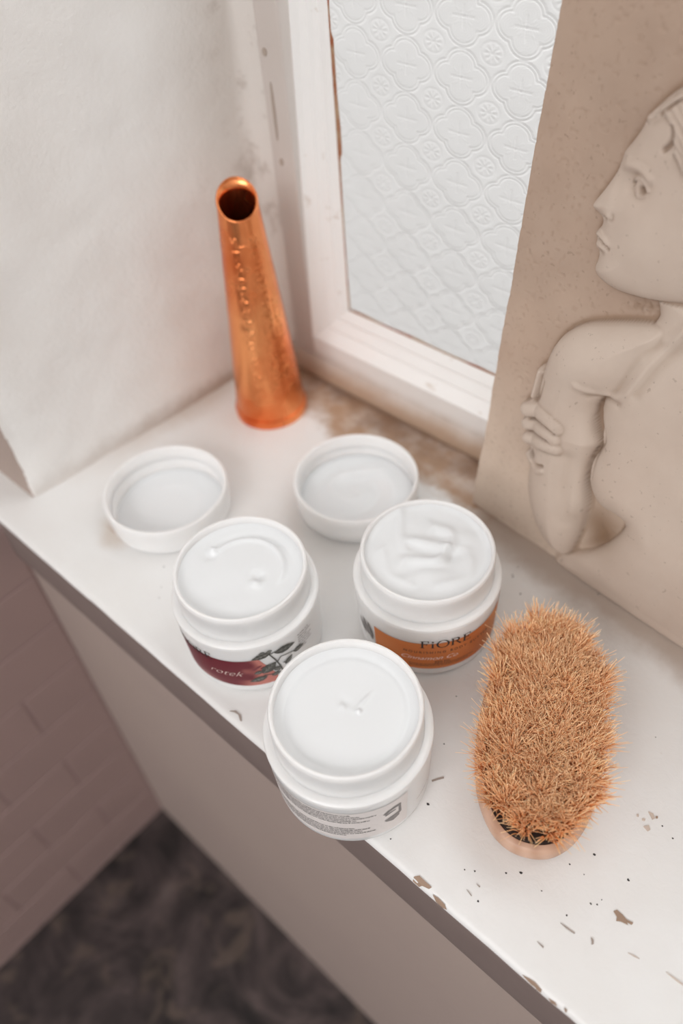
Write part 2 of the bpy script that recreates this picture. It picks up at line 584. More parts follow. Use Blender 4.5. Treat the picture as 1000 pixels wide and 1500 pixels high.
# worn spots in the paint, outlines measured on the sill
WORN = [
    ('bare_patch', 0, [(-0.0004, 0.369), (0.0017, 0.3728), (0.0089, 0.3723), (0.0148, 0.3707), (0.0223, 0.3725), (0.0222, 0.3696), (0.0166, 0.3685), (0.0188, 0.3666), (0.0113, 0.3648), (0.0069, 0.362), (0.0053, 0.3663)]),
    ('bare_patch', 1, [(-0.0252, 0.499), (-0.0196, 0.5004), (-0.0149, 0.4966), (-0.0166, 0.4929)]),
    ('bare_patch', 1, [(-0.0268, 0.4865), (-0.0233, 0.4884), (-0.0227, 0.4856), (-0.0256, 0.4842)]),
    ('bare_patch', 1, [(-0.0208, 0.4784), (-0.0166, 0.4842), (-0.0126, 0.48), (-0.0143, 0.4764)]),
    ('bare_patch', 0, [(-0.0155, 0.4995), (-0.0136, 0.5011), (-0.0124, 0.4987), (-0.0143, 0.4971)]),
    ('bare_patch', 1, [(-0.0343, 0.4868), (-0.0324, 0.4884), (-0.0308, 0.4853), (-0.033, 0.4845)]),
    ('edge_chip', 0, [(-0.1971, 0.2504), (-0.1926, 0.2553), (-0.1839, 0.2546), (-0.1735, 0.2544), (-0.175, 0.2511), (-0.1835, 0.2488), (-0.1862, 0.2466), (-0.1959, 0.2468)]),
    ('edge_chip', 0, [(-0.1679, 0.2491), (-0.1608, 0.2503), (-0.1503, 0.2495), (-0.146, 0.2474), (-0.1509, 0.2465), (-0.161, 0.2466)]),
    ('edge_chip', 0, [(-0.0428, 0.2479), (-0.0358, 0.2489), (-0.0284, 0.25), (-0.019, 0.2487), (-0.0183, 0.2466), (-0.0267, 0.2464), (-0.0344, 0.2462)]),
    ('edge_chip', 0, [(-0.0097, 0.2474), (-0.0018, 0.2484), (0.0015, 0.2471), (-0.0051, 0.2464)]),
    ('edge_chip', 0, [(0.0078, 0.2498), (0.0119, 0.2499), (0.0118, 0.2474)]),
    ('paint_crack', 2, [(-0.0395, 0.319), (-0.033, 0.3199), (-0.0212, 0.3208), (-0.0216, 0.3195), (-0.0309, 0.3185)]),
    ('paint_crack', 2, [(-0.049, 0.2856), (-0.0402, 0.2859), (-0.04, 0.2842)]),
    ('paint_crack', 2, [(-0.0059, 0.3285), (-0.0022, 0.328), (-0.0, 0.3243), (-0.0014, 0.3223), (-0.0032, 0.3253)]),
    ('paint_crack', 2, [(-0.1411, 0.2792), (-0.1323, 0.2778), (-0.1324, 0.2767)]),
    ('paint_crack', 2, [(-0.1362, 0.2915), (-0.1307, 0.2922), (-0.1309, 0.291)]),
    ('paint_crack', 2, [(-0.5305, 0.2561), (-0.5246, 0.2624), (-0.5132, 0.2623), (-0.5056, 0.2564), (-0.5078, 0.2556), (-0.5169, 0.2602), (-0.5232, 0.2594)]),
    ('paint_crack', 2, [(-0.2536, 0.3588), (-0.2492, 0.3661), (-0.2442, 0.3727), (-0.2429, 0.371), (-0.2481, 0.3639), (-0.2517, 0.3574)]),
    ('paint_crack', 1, [(0.0327, 0.3409), (0.0396, 0.3433), (0.0451, 0.3436), (0.0397, 0.3422)]),
    ('paint_crack', 1, [(0.0727, 0.3508), (0.0901, 0.3521), (0.0941, 0.3508), (0.0809, 0.3502)]),
    ('paint_crack', 1, [(-0.9579, 0.3597), (-0.9381, 0.3596), (-0.9205, 0.3627), (-0.9186, 0.3604), (-0.9384, 0.3574)]),
    ('paint_crack', 1, [(-0.7696, 0.4515), (-0.754, 0.4527), (-0.7527, 0.451)]),
]
for nm, k, pts in WORN:
    V, F = flake_data(pts)
    mesh(nm, V, F, (M_CHIP, M_CHIPLIGHT, M_CRACK)[k], sill)
V, F = [], []
GRIT = [(-0.1164, 0.3248), (-0.103, 0.3363), (-0.0828, 0.4115), (-0.0488, 0.4107), (-0.0043, 0.4109), (-0.0651, 0.3821), (-0.0463, 0.3829), (-0.0238, 0.3595), (-0.0379, 0.3309), (-0.0181, 0.3634), (-0.0166, 0.3715), (-0.2377, 0.3311), (-0.2463, 0.2665), (-0.1561, 0.2959), (-0.091, 0.422), (-0.3303, 0.681), (-0.3622, 0.722), (-0.3574, 0.7014), (-0.0038, 0.494), (-0.2396, 0.7545), (0.0123, 0.4883), (-0.1234, 0.2776), (-0.1459, 0.3025), (-0.8079, 0.3649), (-0.7785, 0.3349), (-0.764, 0.3189), (-0.3014, 0.4771), (-0.2716, 0.4091), (-0.0646, 0.5952), (-0.0739, 0.335), (-0.3605, 0.7041)]
for k, (a, b) in enumerate(GRIT):
    big = k in (0, 1, 3, 4, 11)
    m, r0 = 6, (0.0019 if big else 0.0012) * random.uniform(0.8, 1.2)
    q = len(V)
    V.append((a, b, 0.0012))
    for i in range(m):
        an = 2 * math.pi * i / m
        V.append((a + r0 * random.uniform(0.6, 1.3) * math.cos(an), b + r0 * random.uniform(0.5, 1.1) * math.sin(an), 0.0001))
    F += [(q, q + 1 + i, q + 1 + (i + 1) % m) for i in range(m)]
o = mesh('grit', V, F, M_SPECK)
tag(o, 'scattered dark specks of grit on the white painted sill', 'grit', kind='stuff')

# ------------------------------------------------------------------ window
win = empty('window_1', (-1.015, 0.899, 0.0))
tag(win, kind='structure')
W0 = Vector((-1.015, 0.899, 0.0)) * S


def wpart(o):
    o.parent = win
    o.matrix_parent_inverse = Matrix.Translation(-W0)
    return o


GX0, GX1, GZ0, GZ1 = -0.889, 0.44, 0.156, 0.86
OX0, OX1, OZ0, OZ1 = -0.962, 0.512, 0.082, 0.94      # outer line of the glazing bead
FX0, FX1, FB, FT = -1.015, 0.60, 0.03, 2.25
wpart(boxes('side_frame', [(FX0, OX0, 0.899, 0.965, 0.0, FT)], M_STILE, bevel=0.004))
wpart(boxes('side_frame', [(OX1, FX1 + 0.03, 0.899, 0.965, 0.0, FT)], M_STILE, bevel=0.004))
wpart(boxes('bottom_rail', [(OX0 - 0.002, OX1, 0.8992, 0.965, FB, OZ0)], M_FRAME, bevel=0.003))
wpart(boxes('transom', [(OX0 - 0.002, OX1, 0.8985, 0.965, OZ1, OZ1 + 0.09)], M_FRAME, bevel=0.004))
wpart(boxes('top_rail', [(OX0 - 0.002, OX1, 0.899, 0.965, FT - 0.07, FT)], M_FRAME, bevel=0.004))
# dirty quarter strip where the rail meets the sill
V, F = [], []
xs_ = np.linspace(-1.03, 0.62, 60)
pr = [(0.897, 0.0), (0.880, 0.0), (0.881, 0.008), (0.889, 0.022), (0.899, 0.036), (0.91, 0.036)]
Xg, Kg = np.meshgrid(xs_, np.arange(len(pr)), indexing='ij')
jj = np.array([mnoise.noise(Vector((a * 12, 0, 3))) for a in xs_])[:, None]
wpart(grid_mesh('rail_fillet', Xg[:, ::-1], np.array([[p[0] for p in pr][::-1]] * 60) + jj * 0.003, np.array([[p[1] for p in pr][::-1]] * 60), M_FRAME))


def bead(name, a, b, inx, inz):
    """stepped glazing bead from corner a to corner b (outer line), stepping inward (inx, inz) towards the glass"""
    steps = [(0.0, 0.900), (0.0, 0.8965), (0.004, 0.8955), (0.028, 0.911), (0.031, 0.9105), (0.050, 0.920), (0.054, 0.9195), (0.0735, 0.9284)]
    V, F = [], []
    for (px, pz), sg in ((a, 1), (b, -1)):
        for q, yq in steps:
            if inx:
                tp = 0.46 if (sg < 0 and inx > 0) else 1.0      # the left bead narrows upwards
                V.append((px + inx * (0.0735 - (0.0735 - q) * tp), yq, pz + sg * q))
            else:
                V.append((px + sg * q, yq, pz + inz * q))
    n = len(steps)
    F = [(i, i + 1, i + 1 + n, i + n) for i in range(n - 1)]
    return wpart(mesh(name, V, F, M_BEAD))


bead('glazing_bead', (OX0, OZ0), (OX0, OZ1), 1, 0)
bead('glazing_bead', (OX1, OZ0), (OX1, OZ1), -1, 0)
bead('glazing_bead', (OX0, OZ0), (OX1, OZ0), 0, 1)
bead('glazing_bead', (OX0, OZ1), (OX1, OZ1), 0, -1)
# rusty putty showing along the glass edge
V, F = [], []
zz = np.linspace(GZ0 - 0.002, GZ1, 70)
for q in zz:
    wd = 0.0035 + 0.006 * max(0, mnoise.noise(Vector((q * 9, 1.7, 0))) + 0.25) + (0.004 if 0.45 < q < 0.62 else 0)
    V += [(GX0 - 0.001, 0.9282, q), (GX0 + wd, 0.9282, q)]
F = [(2 * i, 2 * i + 1, 2 * i + 3, 2 * i + 2) for i in range(len(zz) - 1)]
wpart(mesh('side_putty', V, F, M_PUTTY))
V = []
xx = np.linspace(GX0 - 0.002, GX1, 120)
for q in xx:
    wd = 0.0032 + 0.004 * max(0, mnoise.noise(Vector((q * 13, 4.7, 0))) + 0.3)
    V += [(q, 0.9282, GZ0 - 0.001), (q, 0.9282, GZ0 + wd)]
F = [(2 * i, 2 * i + 2, 2 * i + 3, 2 * i + 1) for i in range(len(xx) - 1)]
wpart(mesh('lower_putty', V, F, M_PUTTY))
# nail marks in the left stile
for (px, pz, hx, hz) in ((-1.0, 0.587, 0.005, 0.006), (-0.995, 0.50, 0.0028, 0.045), (-0.992, 0.42, 0.004, 0.006)):
    V = [(px + hx * math.cos(a), 0.8975, pz + hz * math.sin(a)) for a in np.linspace(0, 2 * np.pi, 12, endpoint=False)]
    V += [(p[0], 0.9, p[2]) for p in V]
    F = [tuple(range(12))] + [(i, i + 12, (i + 1) % 12 + 12, (i + 1) % 12) for i in range(12)]
    wpart(mesh('nail_mark', V, F, M_HOLE))

# pressed quatrefoil glass: the pattern is real relief on the room side
PXP, PZP = 0.0925, 0.0715


def pattern(X, Z):
    u = (X + 0.656) / PXP
    v = (Z - 0.603) / PZP
    u = u - np.floor(u + 0.5)
    v = v - np.floor(v + 0.5)
    r = 0.265
    d = np.full_like(u, 9.0)
    for cx, cy in ((0.215, 0), (-0.215, 0), (0, 0.215), (0, -0.215)):
        d = np.minimum(d, np.hypot(u - cx, v - cy) - r)
    line = lambda e, w: np.exp(-((d - e) / w) ** 2)
    h = 1.0 * line(0.0, 0.016) + 0.8 * line(-0.05, 0.014) - 0.5 * line(-0.025, 0.012)
    ins = np.clip((-d - 0.075) / 0.02, 0, 1)
    h += ins * 0.36 * np.sin(d * 165)
    h += 0.16 * (d > 0.03) * np.sin((v - np.abs(u) * 0.25) * 170)
    rad, th = np.hypot(u, v), np.arctan2(v, u)
    cross = np.exp(-((np.abs(np.sin(2 * th)) * rad) / 0.028) ** 2) * np.clip((0.23 - rad) / 0.06, 0, 1)
    h += 0.55 * cross
    uc, vc = np.abs(u) - 0.5, np.abs(v) - 0.5
    rc, tc_ = np.hypot(uc, vc), np.arctan2(vc, uc)
    h += 0.5 * np.cos(8 * tc_) * np.exp(-((rc - 0.09) / 0.05) ** 2) + 0.7 * np.exp(-(rc / 0.025) ** 2)
    h += 0.5 * np.exp(-((rc - 0.19) / 0.015) ** 2) * (d > 0.02)
    return h


gx = np.concatenate([np.linspace(GX0 - 0.006, -0.42, 330), np.linspace(-0.41, GX1 + 0.006, 60)])
gz = np.linspace(GZ0 - 0.006, GZ1 + 0.006, 480)
GX, GZ = np.meshgrid(gx, gz)
amp = np.where(GX < -0.42, 0.0015, 0.0) * (0.9 + 0.3 * vnoise(GX, GZ, 4.5, 9))
GY = 0.930 - pattern(GX, GZ) * amp - 0.0006 * vnoise(GX, GZ, 18, 3)
wpart(grid_mesh('obscure_pane', GX, GY, GZ, M_GLASS))
wpart(boxes('added_clear_pane', [(OX0 - 0.01, OX1 + 0.01, 0.929, 0.931, OZ1 + 0.08, FT - 0.06)], M_CLEAR))  # unseen clear pane, added so the key lamp shines in

# ------------------------------------------------------------------ leaning plaster relief
def seg_dist(P, poly, closed=False):
    """distance from points P (n,2) to a polyline"""
    pts = np.array(poly, float)
    if closed:
        pts = np.vstack([pts, pts[:1]])
    d = np.full(len(P), 1e9)
    for a, b in zip(pts, pts[1:]):
        ab = b - a
        L = max((ab ** 2).sum(), 1e-12)
        q = np.clip(((P - a) @ ab) / L, 0, 1)
        d = np.minimum(d, np.hypot(*(P - a - q[:, None] * ab).T))
    return d


def inside(P, poly):
    x, y = P.T
    r = np.zeros(len(P), bool)
    n = len(poly)
    for i in range(n):
        (x0, y0), (x1, y1) = poly[i], poly[(i + 1) % n]
        c = (y0 > y) != (y1 > y)
        with np.errstate(divide='ignore', invalid='ignore'):
            xi = (x1 - x0) * (y - y0) / (y1 - y0) + x0
        r ^= c & (x < xi)
    return r


def smooth_poly(p, it=2):
    p = np.array(p, float)
    for _ in range(it):
        q = np.roll(p, -1, 0)
        p = np.stack([0.75 * p + 0.25 * q, 0.25 * p + 0.75 * q], 1).reshape(-1, 2)
    return p


def smooth_line(p, it=2):
    p = np.array(p, float)
    for _ in range(it):
        q = np.stack([0.75 * p[:-1] + 0.25 * p[1:], 0.25 * p[:-1] + 0.75 * p[1:]], 1).reshape(-1, 2)
        p = np.vstack([p[:1], q, p[-1:]])
    return p


def inflate(P, poly, H, w, it=2, lo=0.25):
    poly = smooth_poly(poly, it) if it else np.array(poly)
    d = seg_dist(P, poly, True)
    q = np.clip(d / w, 0, 1)
    s = np.sqrt(np.clip(1 - (1 - q) ** 2, 0, 1))
    return np.where(inside(P, poly), H * (lo * np.clip(d / 0.003, 0, 1) + (1 - lo) * s), 0.0)


def stroke(P, line, w, it=2):
    return np.exp(-(seg_dist(P, smooth_line(line, it)) / w) ** 2)


def capsule(P, line, r, it=2):
    return np.sqrt(np.clip(1 - (seg_dist(P, smooth_line(line, it)) / r) ** 2, 0, 1))


def blob(P, c, rx, ry=None, rot=0.0):
    ry = ry or rx
    q = P - np.array(c)
    a, b = q @ np.array([math.cos(rot), math.sin(rot)]), q @ np.array([-math.sin(rot), math.cos(rot)])
    return np.exp(-(a / rx) ** 2 - (b / ry) ** 2)


def smax(a, b, k):
    h = np.clip(0.5 + 0.5 * (a - b) / k, 0, 1)
    return b + (a - b) * h + k * h * (1 - h)


RW, RH, RT = 0.62, 0.95, 0.05
ax = np.concatenate([np.linspace(0, 0.42, 260), np.linspace(0.424, RW, 50)])
bz = np.concatenate([np.linspace(0, 0.78, 470), np.linspace(0.785, RH, 30)])
A2, B2 = np.meshgrid(ax, bz)
P = np.stack([A2.ravel(), B2.ravel()], 1)

HEAD = [(0.1660, 0.6860), (0.1482, 0.6715), (0.1346, 0.6521), (0.1290, 0.6428), (0.1262, 0.6313), (0.1202, 0.6179), (0.1133, 0.6065), (0.1126, 0.5980), (0.1108, 0.5850),
        (0.1059, 0.5718), (0.0986, 0.5557), (0.0918, 0.5430), (0.0903, 0.5375), (0.0938, 0.5325), (0.1030, 0.5290), (0.1085, 0.5255), (0.1085, 0.5190), (0.1040, 0.5130), (0.1018, 0.5075),
        (0.1055, 0.5030), (0.1072, 0.5005), (0.1060, 0.4965), (0.1080, 0.4910), (0.1140, 0.4868), (0.1145, 0.4795), (0.1126, 0.4694), (0.1146, 0.4630), (0.1206, 0.4570), (0.1349, 0.4517), (0.1531, 0.4490),
        (0.1716, 0.4509), (0.1894, 0.4530), (0.2090, 0.4580), (0.2500, 0.4700), (0.2950, 0.5000), (0.3250, 0.5500), (0.3300, 0.6050), (0.3100, 0.6550), (0.2700, 0.6950), (0.2150, 0.7080)]
NECK = [(0.1900, 0.4800), (0.1990, 0.4540), (0.2030, 0.4480), (0.2065, 0.4380), (0.2010, 0.4250), (0.2000, 0.3900), (0.3600, 0.3900), (0.3100, 0.4400), (0.3050, 0.5100)]
ARM = [(0.2250, 0.4340), (0.2018, 0.4291), (0.1808, 0.4209), (0.1549, 0.4097), (0.1234, 0.3952), (0.1062, 0.3807), (0.0914, 0.3620), (0.0823, 0.3400), (0.0780, 0.3153), (0.0760, 0.2887), (0.0762, 0.2633),
       (0.0778, 0.2393), (0.0833, 0.1878), (0.0877, 0.1512), (0.0900, 0.1117), (0.0949, 0.0895), (0.1063, 0.0625), (0.1228, 0.0369), (0.1446, 0.0179), (0.1668, 0.0085), (0.1880, 0.0100),
       (0.1930, 0.0391), (0.1967, 0.0716), (0.1977, 0.0910), (0.1960, 0.1200), (0.1880, 0.1450), (0.1815, 0.1649), (0.1787, 0.1919), (0.1813, 0.2159), (0.1868, 0.2361), (0.1750, 0.2505), (0.1660, 0.2720),
       (0.1700, 0.3040), (0.1890, 0.3120), (0.2024, 0.3342), (0.2098, 0.3585), (0.2180, 0.3844), (0.2303, 0.4121)]
TORSO = [(0.1990, 0.4240), (0.1800, 0.4100), (0.1680, 0.3400), (0.1720, 0.2780), (0.1790, 0.2600), (0.1880, 0.2361), (0.1800, 0.2051), (0.1821, 0.1750), (0.1975, 0.1485), (0.2178, 0.1370), (0.2380, 0.1390), (0.2510, 0.1360),
         (0.2545, 0.1260), (0.2500, 0.1061), (0.2370, 0.0768), (0.2190, 0.0480), (0.2050, 0.0310), (0.1880, 0.0160), (0.1700, 0.0060), (0.1600, -0.0400), (0.5600, -0.0400), (0.5500, 0.2000), (0.5400, 0.3200), (0.4600, 0.3900), (0.3300, 0.4300)]
COLLAR = [(0.2520, 0.4520), (0.2425, 0.4422), (0.2303, 0.4121), (0.2180, 0.3844), (0.2098, 0.3585), (0.2024, 0.3342)]
PEC = [(0.1360, 0.3088), (0.1501, 0.3051), (0.1691, 0.3062), (0.1885, 0.3120), (0.1997, 0.3264)]
EYE = [(0.1381, 0.5772), (0.1388, 0.5722), (0.1435, 0.5682), (0.1507, 0.5674), (0.1564, 0.5713), (0.1574, 0.5761), (0.1513, 0.5818), (0.1433, 0.5854)]
FINGERS = [([(0.0590, 0.2150), (0.0803, 0.2265), (0.1038, 0.2285), (0.1170, 0.2235)], 0.0125), ([(0.0640, 0.1920), (0.0863, 0.2022), (0.1085, 0.2060), (0.1195, 0.2045)], 0.0108),
           ([(0.0700, 0.1690), (0.0965, 0.1810), (0.1155, 0.1880), (0.1245, 0.1895)], 0.0108), ([(0.0770, 0.1420), (0.0868, 0.1290), (0.0990, 0.1290), (0.1095, 0.1385)], 0.0066)]
KNUCK = [(0.0600, 0.2180), (0.0620, 0.1960), (0.0690, 0.1690), (0.0760, 0.1445), (0.0865, 0.1270)]
THUMB = [(0.0585, 0.2760), (0.0575, 0.2560), (0.0565, 0.2330)]



def lift_pts(hh):
    return np.stack([P[:, 0] - 0.5 * hh, P[:, 1] - hh * (1.05 - 1.15 * P[:, 1])], 1)


P0, PO, PF, PI, PH = P, lift_pts(0.017), lift_pts(0.026), lift_pts(0.033), lift_pts(0.040)
P = PO
neck = inflate(P, NECK, 0.024, 0.045, lo=0.15)
head = inflate(P, HEAD, 0.036, 0.06, it=1, lo=0.22)
torso = inflate(P, TORSO, 0.030, 0.05, lo=0.12)
arm = inflate(P, ARM, 0.040, 0.055, lo=0.14)
torso += 0.011 * blob(P, (0.235, 0.195), 0.05, 0.055) * (torso > 0.004)
torso -= 0.006 * blob(P, (0.255, 0.385), 0.035, 0.035)
torso *= 1 - 0.45 * np.clip((0.16 - P[:, 1]) / 0.16, 0, 1) ** 2
arm += 0.006 * blob(P, (0.135, 0.345), 0.05, 0.045) * (arm > 0.006)
arm -= 0.006 * blob(P, (0.178, 0.285), 0.012, 0.02)
fore = np.clip(stroke(P, [(0.168, 0.262), (0.174, 0.20), (0.186, 0.115)], 0.013), 0, 1)
arm += 0.0045 * fore * (arm > 0.006)
arm -= 0.004 * stroke(P, [(0.155, 0.20), (0.160, 0.15), (0.172, 0.09)], 0.012) * (arm > 0.006)
h = smax(smax(neck, torso, 0.006), arm, 0.003)
h = np.where(head > 0.0005, np.maximum(h * 0.75, head), h)
# shoulder and chest modelling
P = PI
body = h > 0.006
h += body * (0.0036 * stroke(P, COLLAR, 0.0055) + 0.0035 * stroke(P, PEC, 0.006))
h -= body * (0.0030 * stroke(P, [(p[0] + 0.010, p[1] - 0.004) for p in COLLAR], 0.008))
h -= body * 0.0032 * stroke(P, [(0.1500, 0.2960), (0.1620, 0.2990), (0.1760, 0.3010), (0.1900, 0.3030)], 0.006)
h -= body * 0.006 * stroke(P, [(0.1650, 0.2700), (0.1740, 0.2520), (0.1868, 0.2361), (0.1803, 0.2140), (0.1790, 0.1919), (0.1821, 0.1680)], 0.0035)
# face
P = PF
fm = head > 0.001
h += fm * (-0.0095 * blob(P, (0.1430, 0.5750), 0.016, 0.014) - 0.003 * blob(P, (0.123, 0.566), 0.012, 0.02, 0.5))
h += inflate(P, EYE, 0.0070, 0.007, lo=0.2)
h += fm * 0.0055 * stroke(P, [(0.1375, 0.5800), (0.1433, 0.5862), (0.1520, 0.5830), (0.1585, 0.5760)], 0.0018)
h += fm * 0.0045 * stroke(P, [(0.1375, 0.5730), (0.1420, 0.5675), (0.1510, 0.5660), (0.1570, 0.5705)], 0.0016)
h -= fm * 0.0030 * stroke(P, [(0.1360, 0.5800), (0.1380, 0.5715), (0.1432, 0.5663)], 0.0013)
h -= fm * 0.0100 * blob(P, (0.1518, 0.5740), 0.0040)
h += fm * (0.0040 * stroke(P, [(0.1240, 0.5930), (0.1330, 0.5950), (0.1450, 0.5950), (0.1560, 0.5880)], 0.0055))
h += fm * (0.0035 * blob(P, (0.1170, 0.5330), 0.007) - 0.0060 * blob(P, (0.1128, 0.5285), 0.0045, 0.0022, 0.3) - 0.0022 * stroke(P, [(0.1240, 0.5370), (0.1255, 0.5320), (0.1225, 0.5290)], 0.0022))
h -= fm * 0.0058 * stroke(P, [(0.1065, 0.5015), (0.1153, 0.5026), (0.1227, 0.5002), (0.1290, 0.4972)], 0.0017)
h += fm * (0.0030 * stroke(P, [(0.1060, 0.5070), (0.1150, 0.5070), (0.1240, 0.5030)], 0.0028) + 0.0032 * stroke(P, [(0.1090, 0.4955), (0.1160, 0.4960), (0.1220, 0.4960)], 0.0032))
h -= fm * 0.0022 * blob(P, (0.1165, 0.4875), 0.007, 0.003)
h += fm * (0.004 * blob(P, (0.165, 0.520), 0.03) + 0.003 * blob(P, (0.132, 0.472), 0.018))
# hair band, hair line and strands
h += fm * (0.0075 * stroke(P, [(0.2150, 0.7000), (0.1640, 0.6755), (0.1506, 0.6595), (0.1420, 0.6520), (0.1330, 0.6440)], 0.0048))
h -= fm * 0.0050 * stroke(P, [(0.2200, 0.6920), (0.1643, 0.6680), (0.1549, 0.6600), (0.1465, 0.6510)], 0.0020)
h -= fm * 0.0045 * stroke(P, [(0.1420, 0.6545), (0.1370, 0.6480)], 0.0016)
hair = inside(P, [(0.1530, 0.6540), (0.1640, 0.6490), (0.1700, 0.6420), (0.1745, 0.6330), (0.1760, 0.62), (0.2000, 0.60), (0.26, 0.50), (0.36, 0.50), (0.36, 0.72), (0.23, 0.705), (0.1640, 0.6680)]) & fm
st = np.sin(np.hypot(P[:, 0] - 0.12, P[:, 1] - 0.56) * 900 + 2.5 * vnoise(P[:, 0], P[:, 1], 60, 5))
h += hair * (0.0045 + 0.0014 * st)
h -= fm * 0.0075 * stroke(P, [(0.1660, 0.6440), (0.1700, 0.6350), (0.1690, 0.6279), (0.1637, 0.6203)], 0.0028)
h += fm * 0.0034 * stroke(P, [(0.1511, 0.6532), (0.1594, 0.6508), (0.1690, 0.6438), (0.1738, 0.6339)], 0.0024)
# the hand gripping the arm
P = lift_pts(0.024)
hand = np.maximum(0.024 * capsule(P, KNUCK, 0.012), 0.025 * capsule(P, THUMB, 0.0066))
P = PH
fing = np.zeros(len(P))
for line, r in FINGERS:
    fing = np.maximum(fing, capsule(P, line, r) * (0.0095 if r > 0.008 else 0.006))
fb = np.maximum(h, 0.024) - 0.001
gap_ = np.zeros(len(P))
for line, w in (([(0.0660, 0.2050), (0.0850, 0.2150), (0.1060, 0.2185), (0.1180, 0.2160)], 0.0018), ([(0.0680, 0.1830), (0.0900, 0.1925), (0.1090, 0.1975)], 0.0018)):
    gap_ = np.maximum(gap_, stroke(P, line, w))
h = np.maximum(h, hand)
h = np.where(fing > 0.0005, np.maximum(h, fb + fing - 0.002), h)
h -= 0.010 * gap_
h -= 0.016 * np.where(inside(P, smooth_poly([(0.0770, 0.1530), (0.0862, 0.1560), (0.0915, 0.1460), (0.0850, 0.1370), (0.0790, 0.1420)])), 1, 0) * (P[:, 0] > 0)
h -= 0.006 * stroke(P, [(0.0880, 0.1390), (0.0990, 0.1390), (0.1100, 0.1470)], 0.0022)
h -= 0.005 * stroke(P, [(0.0760, 0.2760), (0.0745, 0.2560), (0.0720, 0.2420)], 0.0028)
h += 0.0009 * stroke(P, [(0.1120, 0.2270), (0.1180, 0.2280)], 0.003)
# ground of the slab
P = P0
pit = np.clip(vnoise(P[:, 0], P[:, 1], 210, 11) - 0.35, 0, 1)
rough_spot = blob(PO, (0.185, 0.442), 0.022, 0.010, 0.35)
ground = h < 0.004
h += np.where(ground, 0.0012 * vnoise(P[:, 0], P[:, 1], 30, 2) - 0.0016 * pit + rough_spot * 0.003 * vnoise(P[:, 0], P[:, 1], 260, 4), 0.0004 * vnoise(P[:, 0], P[:, 1], 40, 6))
H2 = h.reshape(A2.shape)

# cast colour, some light and shade painted in: cream worn figure, tan ground, browner hollows
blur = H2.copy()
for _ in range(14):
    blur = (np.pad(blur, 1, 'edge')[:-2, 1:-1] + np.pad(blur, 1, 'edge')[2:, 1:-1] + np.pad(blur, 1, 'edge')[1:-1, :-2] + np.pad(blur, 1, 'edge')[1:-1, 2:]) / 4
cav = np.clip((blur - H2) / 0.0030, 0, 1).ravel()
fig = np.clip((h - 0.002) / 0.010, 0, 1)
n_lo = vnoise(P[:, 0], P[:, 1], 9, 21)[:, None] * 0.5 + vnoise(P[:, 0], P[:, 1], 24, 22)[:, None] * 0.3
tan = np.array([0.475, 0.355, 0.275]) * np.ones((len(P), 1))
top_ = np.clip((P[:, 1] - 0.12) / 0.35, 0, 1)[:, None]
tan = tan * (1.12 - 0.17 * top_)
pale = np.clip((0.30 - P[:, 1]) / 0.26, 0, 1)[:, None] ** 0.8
tan = tan * (1 - pale) + np.array([0.66, 0.55, 0.455]) * pale      # bounce light from the sill painted in towards the foot
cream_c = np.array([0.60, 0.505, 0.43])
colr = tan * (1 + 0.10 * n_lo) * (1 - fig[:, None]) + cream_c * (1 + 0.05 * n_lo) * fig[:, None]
brown_mask = np.maximum(cav * 0.6, 0.8 * rough_spot * (0.6 + 0.4 * vnoise(P[:, 0], P[:, 1], 160, 8)))
pocket = blob(PO, (0.222, 0.09), 0.035, 0.045, 0.6)  # shade painted brown into the hollow between arm and torso
brown_mask = np.maximum(brown_mask, (0.45 + 0.55 * (fig < 0.5)) * 0.9 * pocket + 0.3 * blob(PO, (0.215, 0.055), 0.035, 0.012, 0.9))
brown_mask = np.maximum(brown_mask, 0.95 * blob(PF, (0.1518, 0.574), 0.0046))
brown_mask = np.clip(brown_mask, 0, 1)[:, None]
colr = colr * (1 - brown_mask) + np.array([0.235, 0.145, 0.085]) * brown_mask

rel = empty('plaster_relief', (-0.49876, 0.79426, 0.0))
dv, nv = Vector((0.99567, -0.09296, 0)), Vector((0.09296, 0.99567, 0))
uv = (Vector((0, 0, 1)) * math.cos(R(6.5)) + nv * math.sin(R(6.5))).normalized()
bv = dv.cross(uv)               # away from the room
assert bv.y < 0 or bv.y > 0
back = bv if bv.y > 0 else -bv
# local axes of the relief: x along the slab, z up the slab, y towards the window
rel.matrix_world = Matrix.Translation(Vector((-0.49876, 0.79426, 0.0)) * S) @ Matrix((dv, back, uv)).transposed().to_4x4()
edge_w = np.array([mnoise.fractal(Vector((0, b * 9, 2)), 1.0, 2.0, 4) for b in bz])[:, None] * 0.003 * np.clip((0.1 - A2) / 0.1, 0, 1)
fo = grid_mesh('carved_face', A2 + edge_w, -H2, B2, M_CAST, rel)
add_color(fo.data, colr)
# slab body behind the carved face: rim skirt and back
nb, na = A2.shape
fa = (A2 + edge_w)
rim = [(fa[0, i], -H2[0, i], 0.0) for i in range(na)] + [(fa[j, -1], -H2[j, -1], bz[j]) for j in range(1, nb)] + \
      [(fa[-1, i], -H2[-1, i], bz[-1]) for i in range(na - 2, -1, -1)] + [(fa[j, 0], -H2[j, 0], bz[j]) for j in range(nb - 2, 0, -1)]
m = len(rim)
V = rim + [(p[0], RT, p[2]) for p in rim]
F = [(i, i + m, (i + 1) % m + m, (i + 1) % m) for i in range(m)] + [tuple(range(m, 2 * m))]
so = mesh('slab_body', V, F, M_CAST, rel)
add_color(so.data, np.tile([0.52, 0.41, 0.32], (len(V), 1)))
tag(rel, 'tan plaster relief slab of a woman in profile holding her arm, leaning on the window', 'relief')


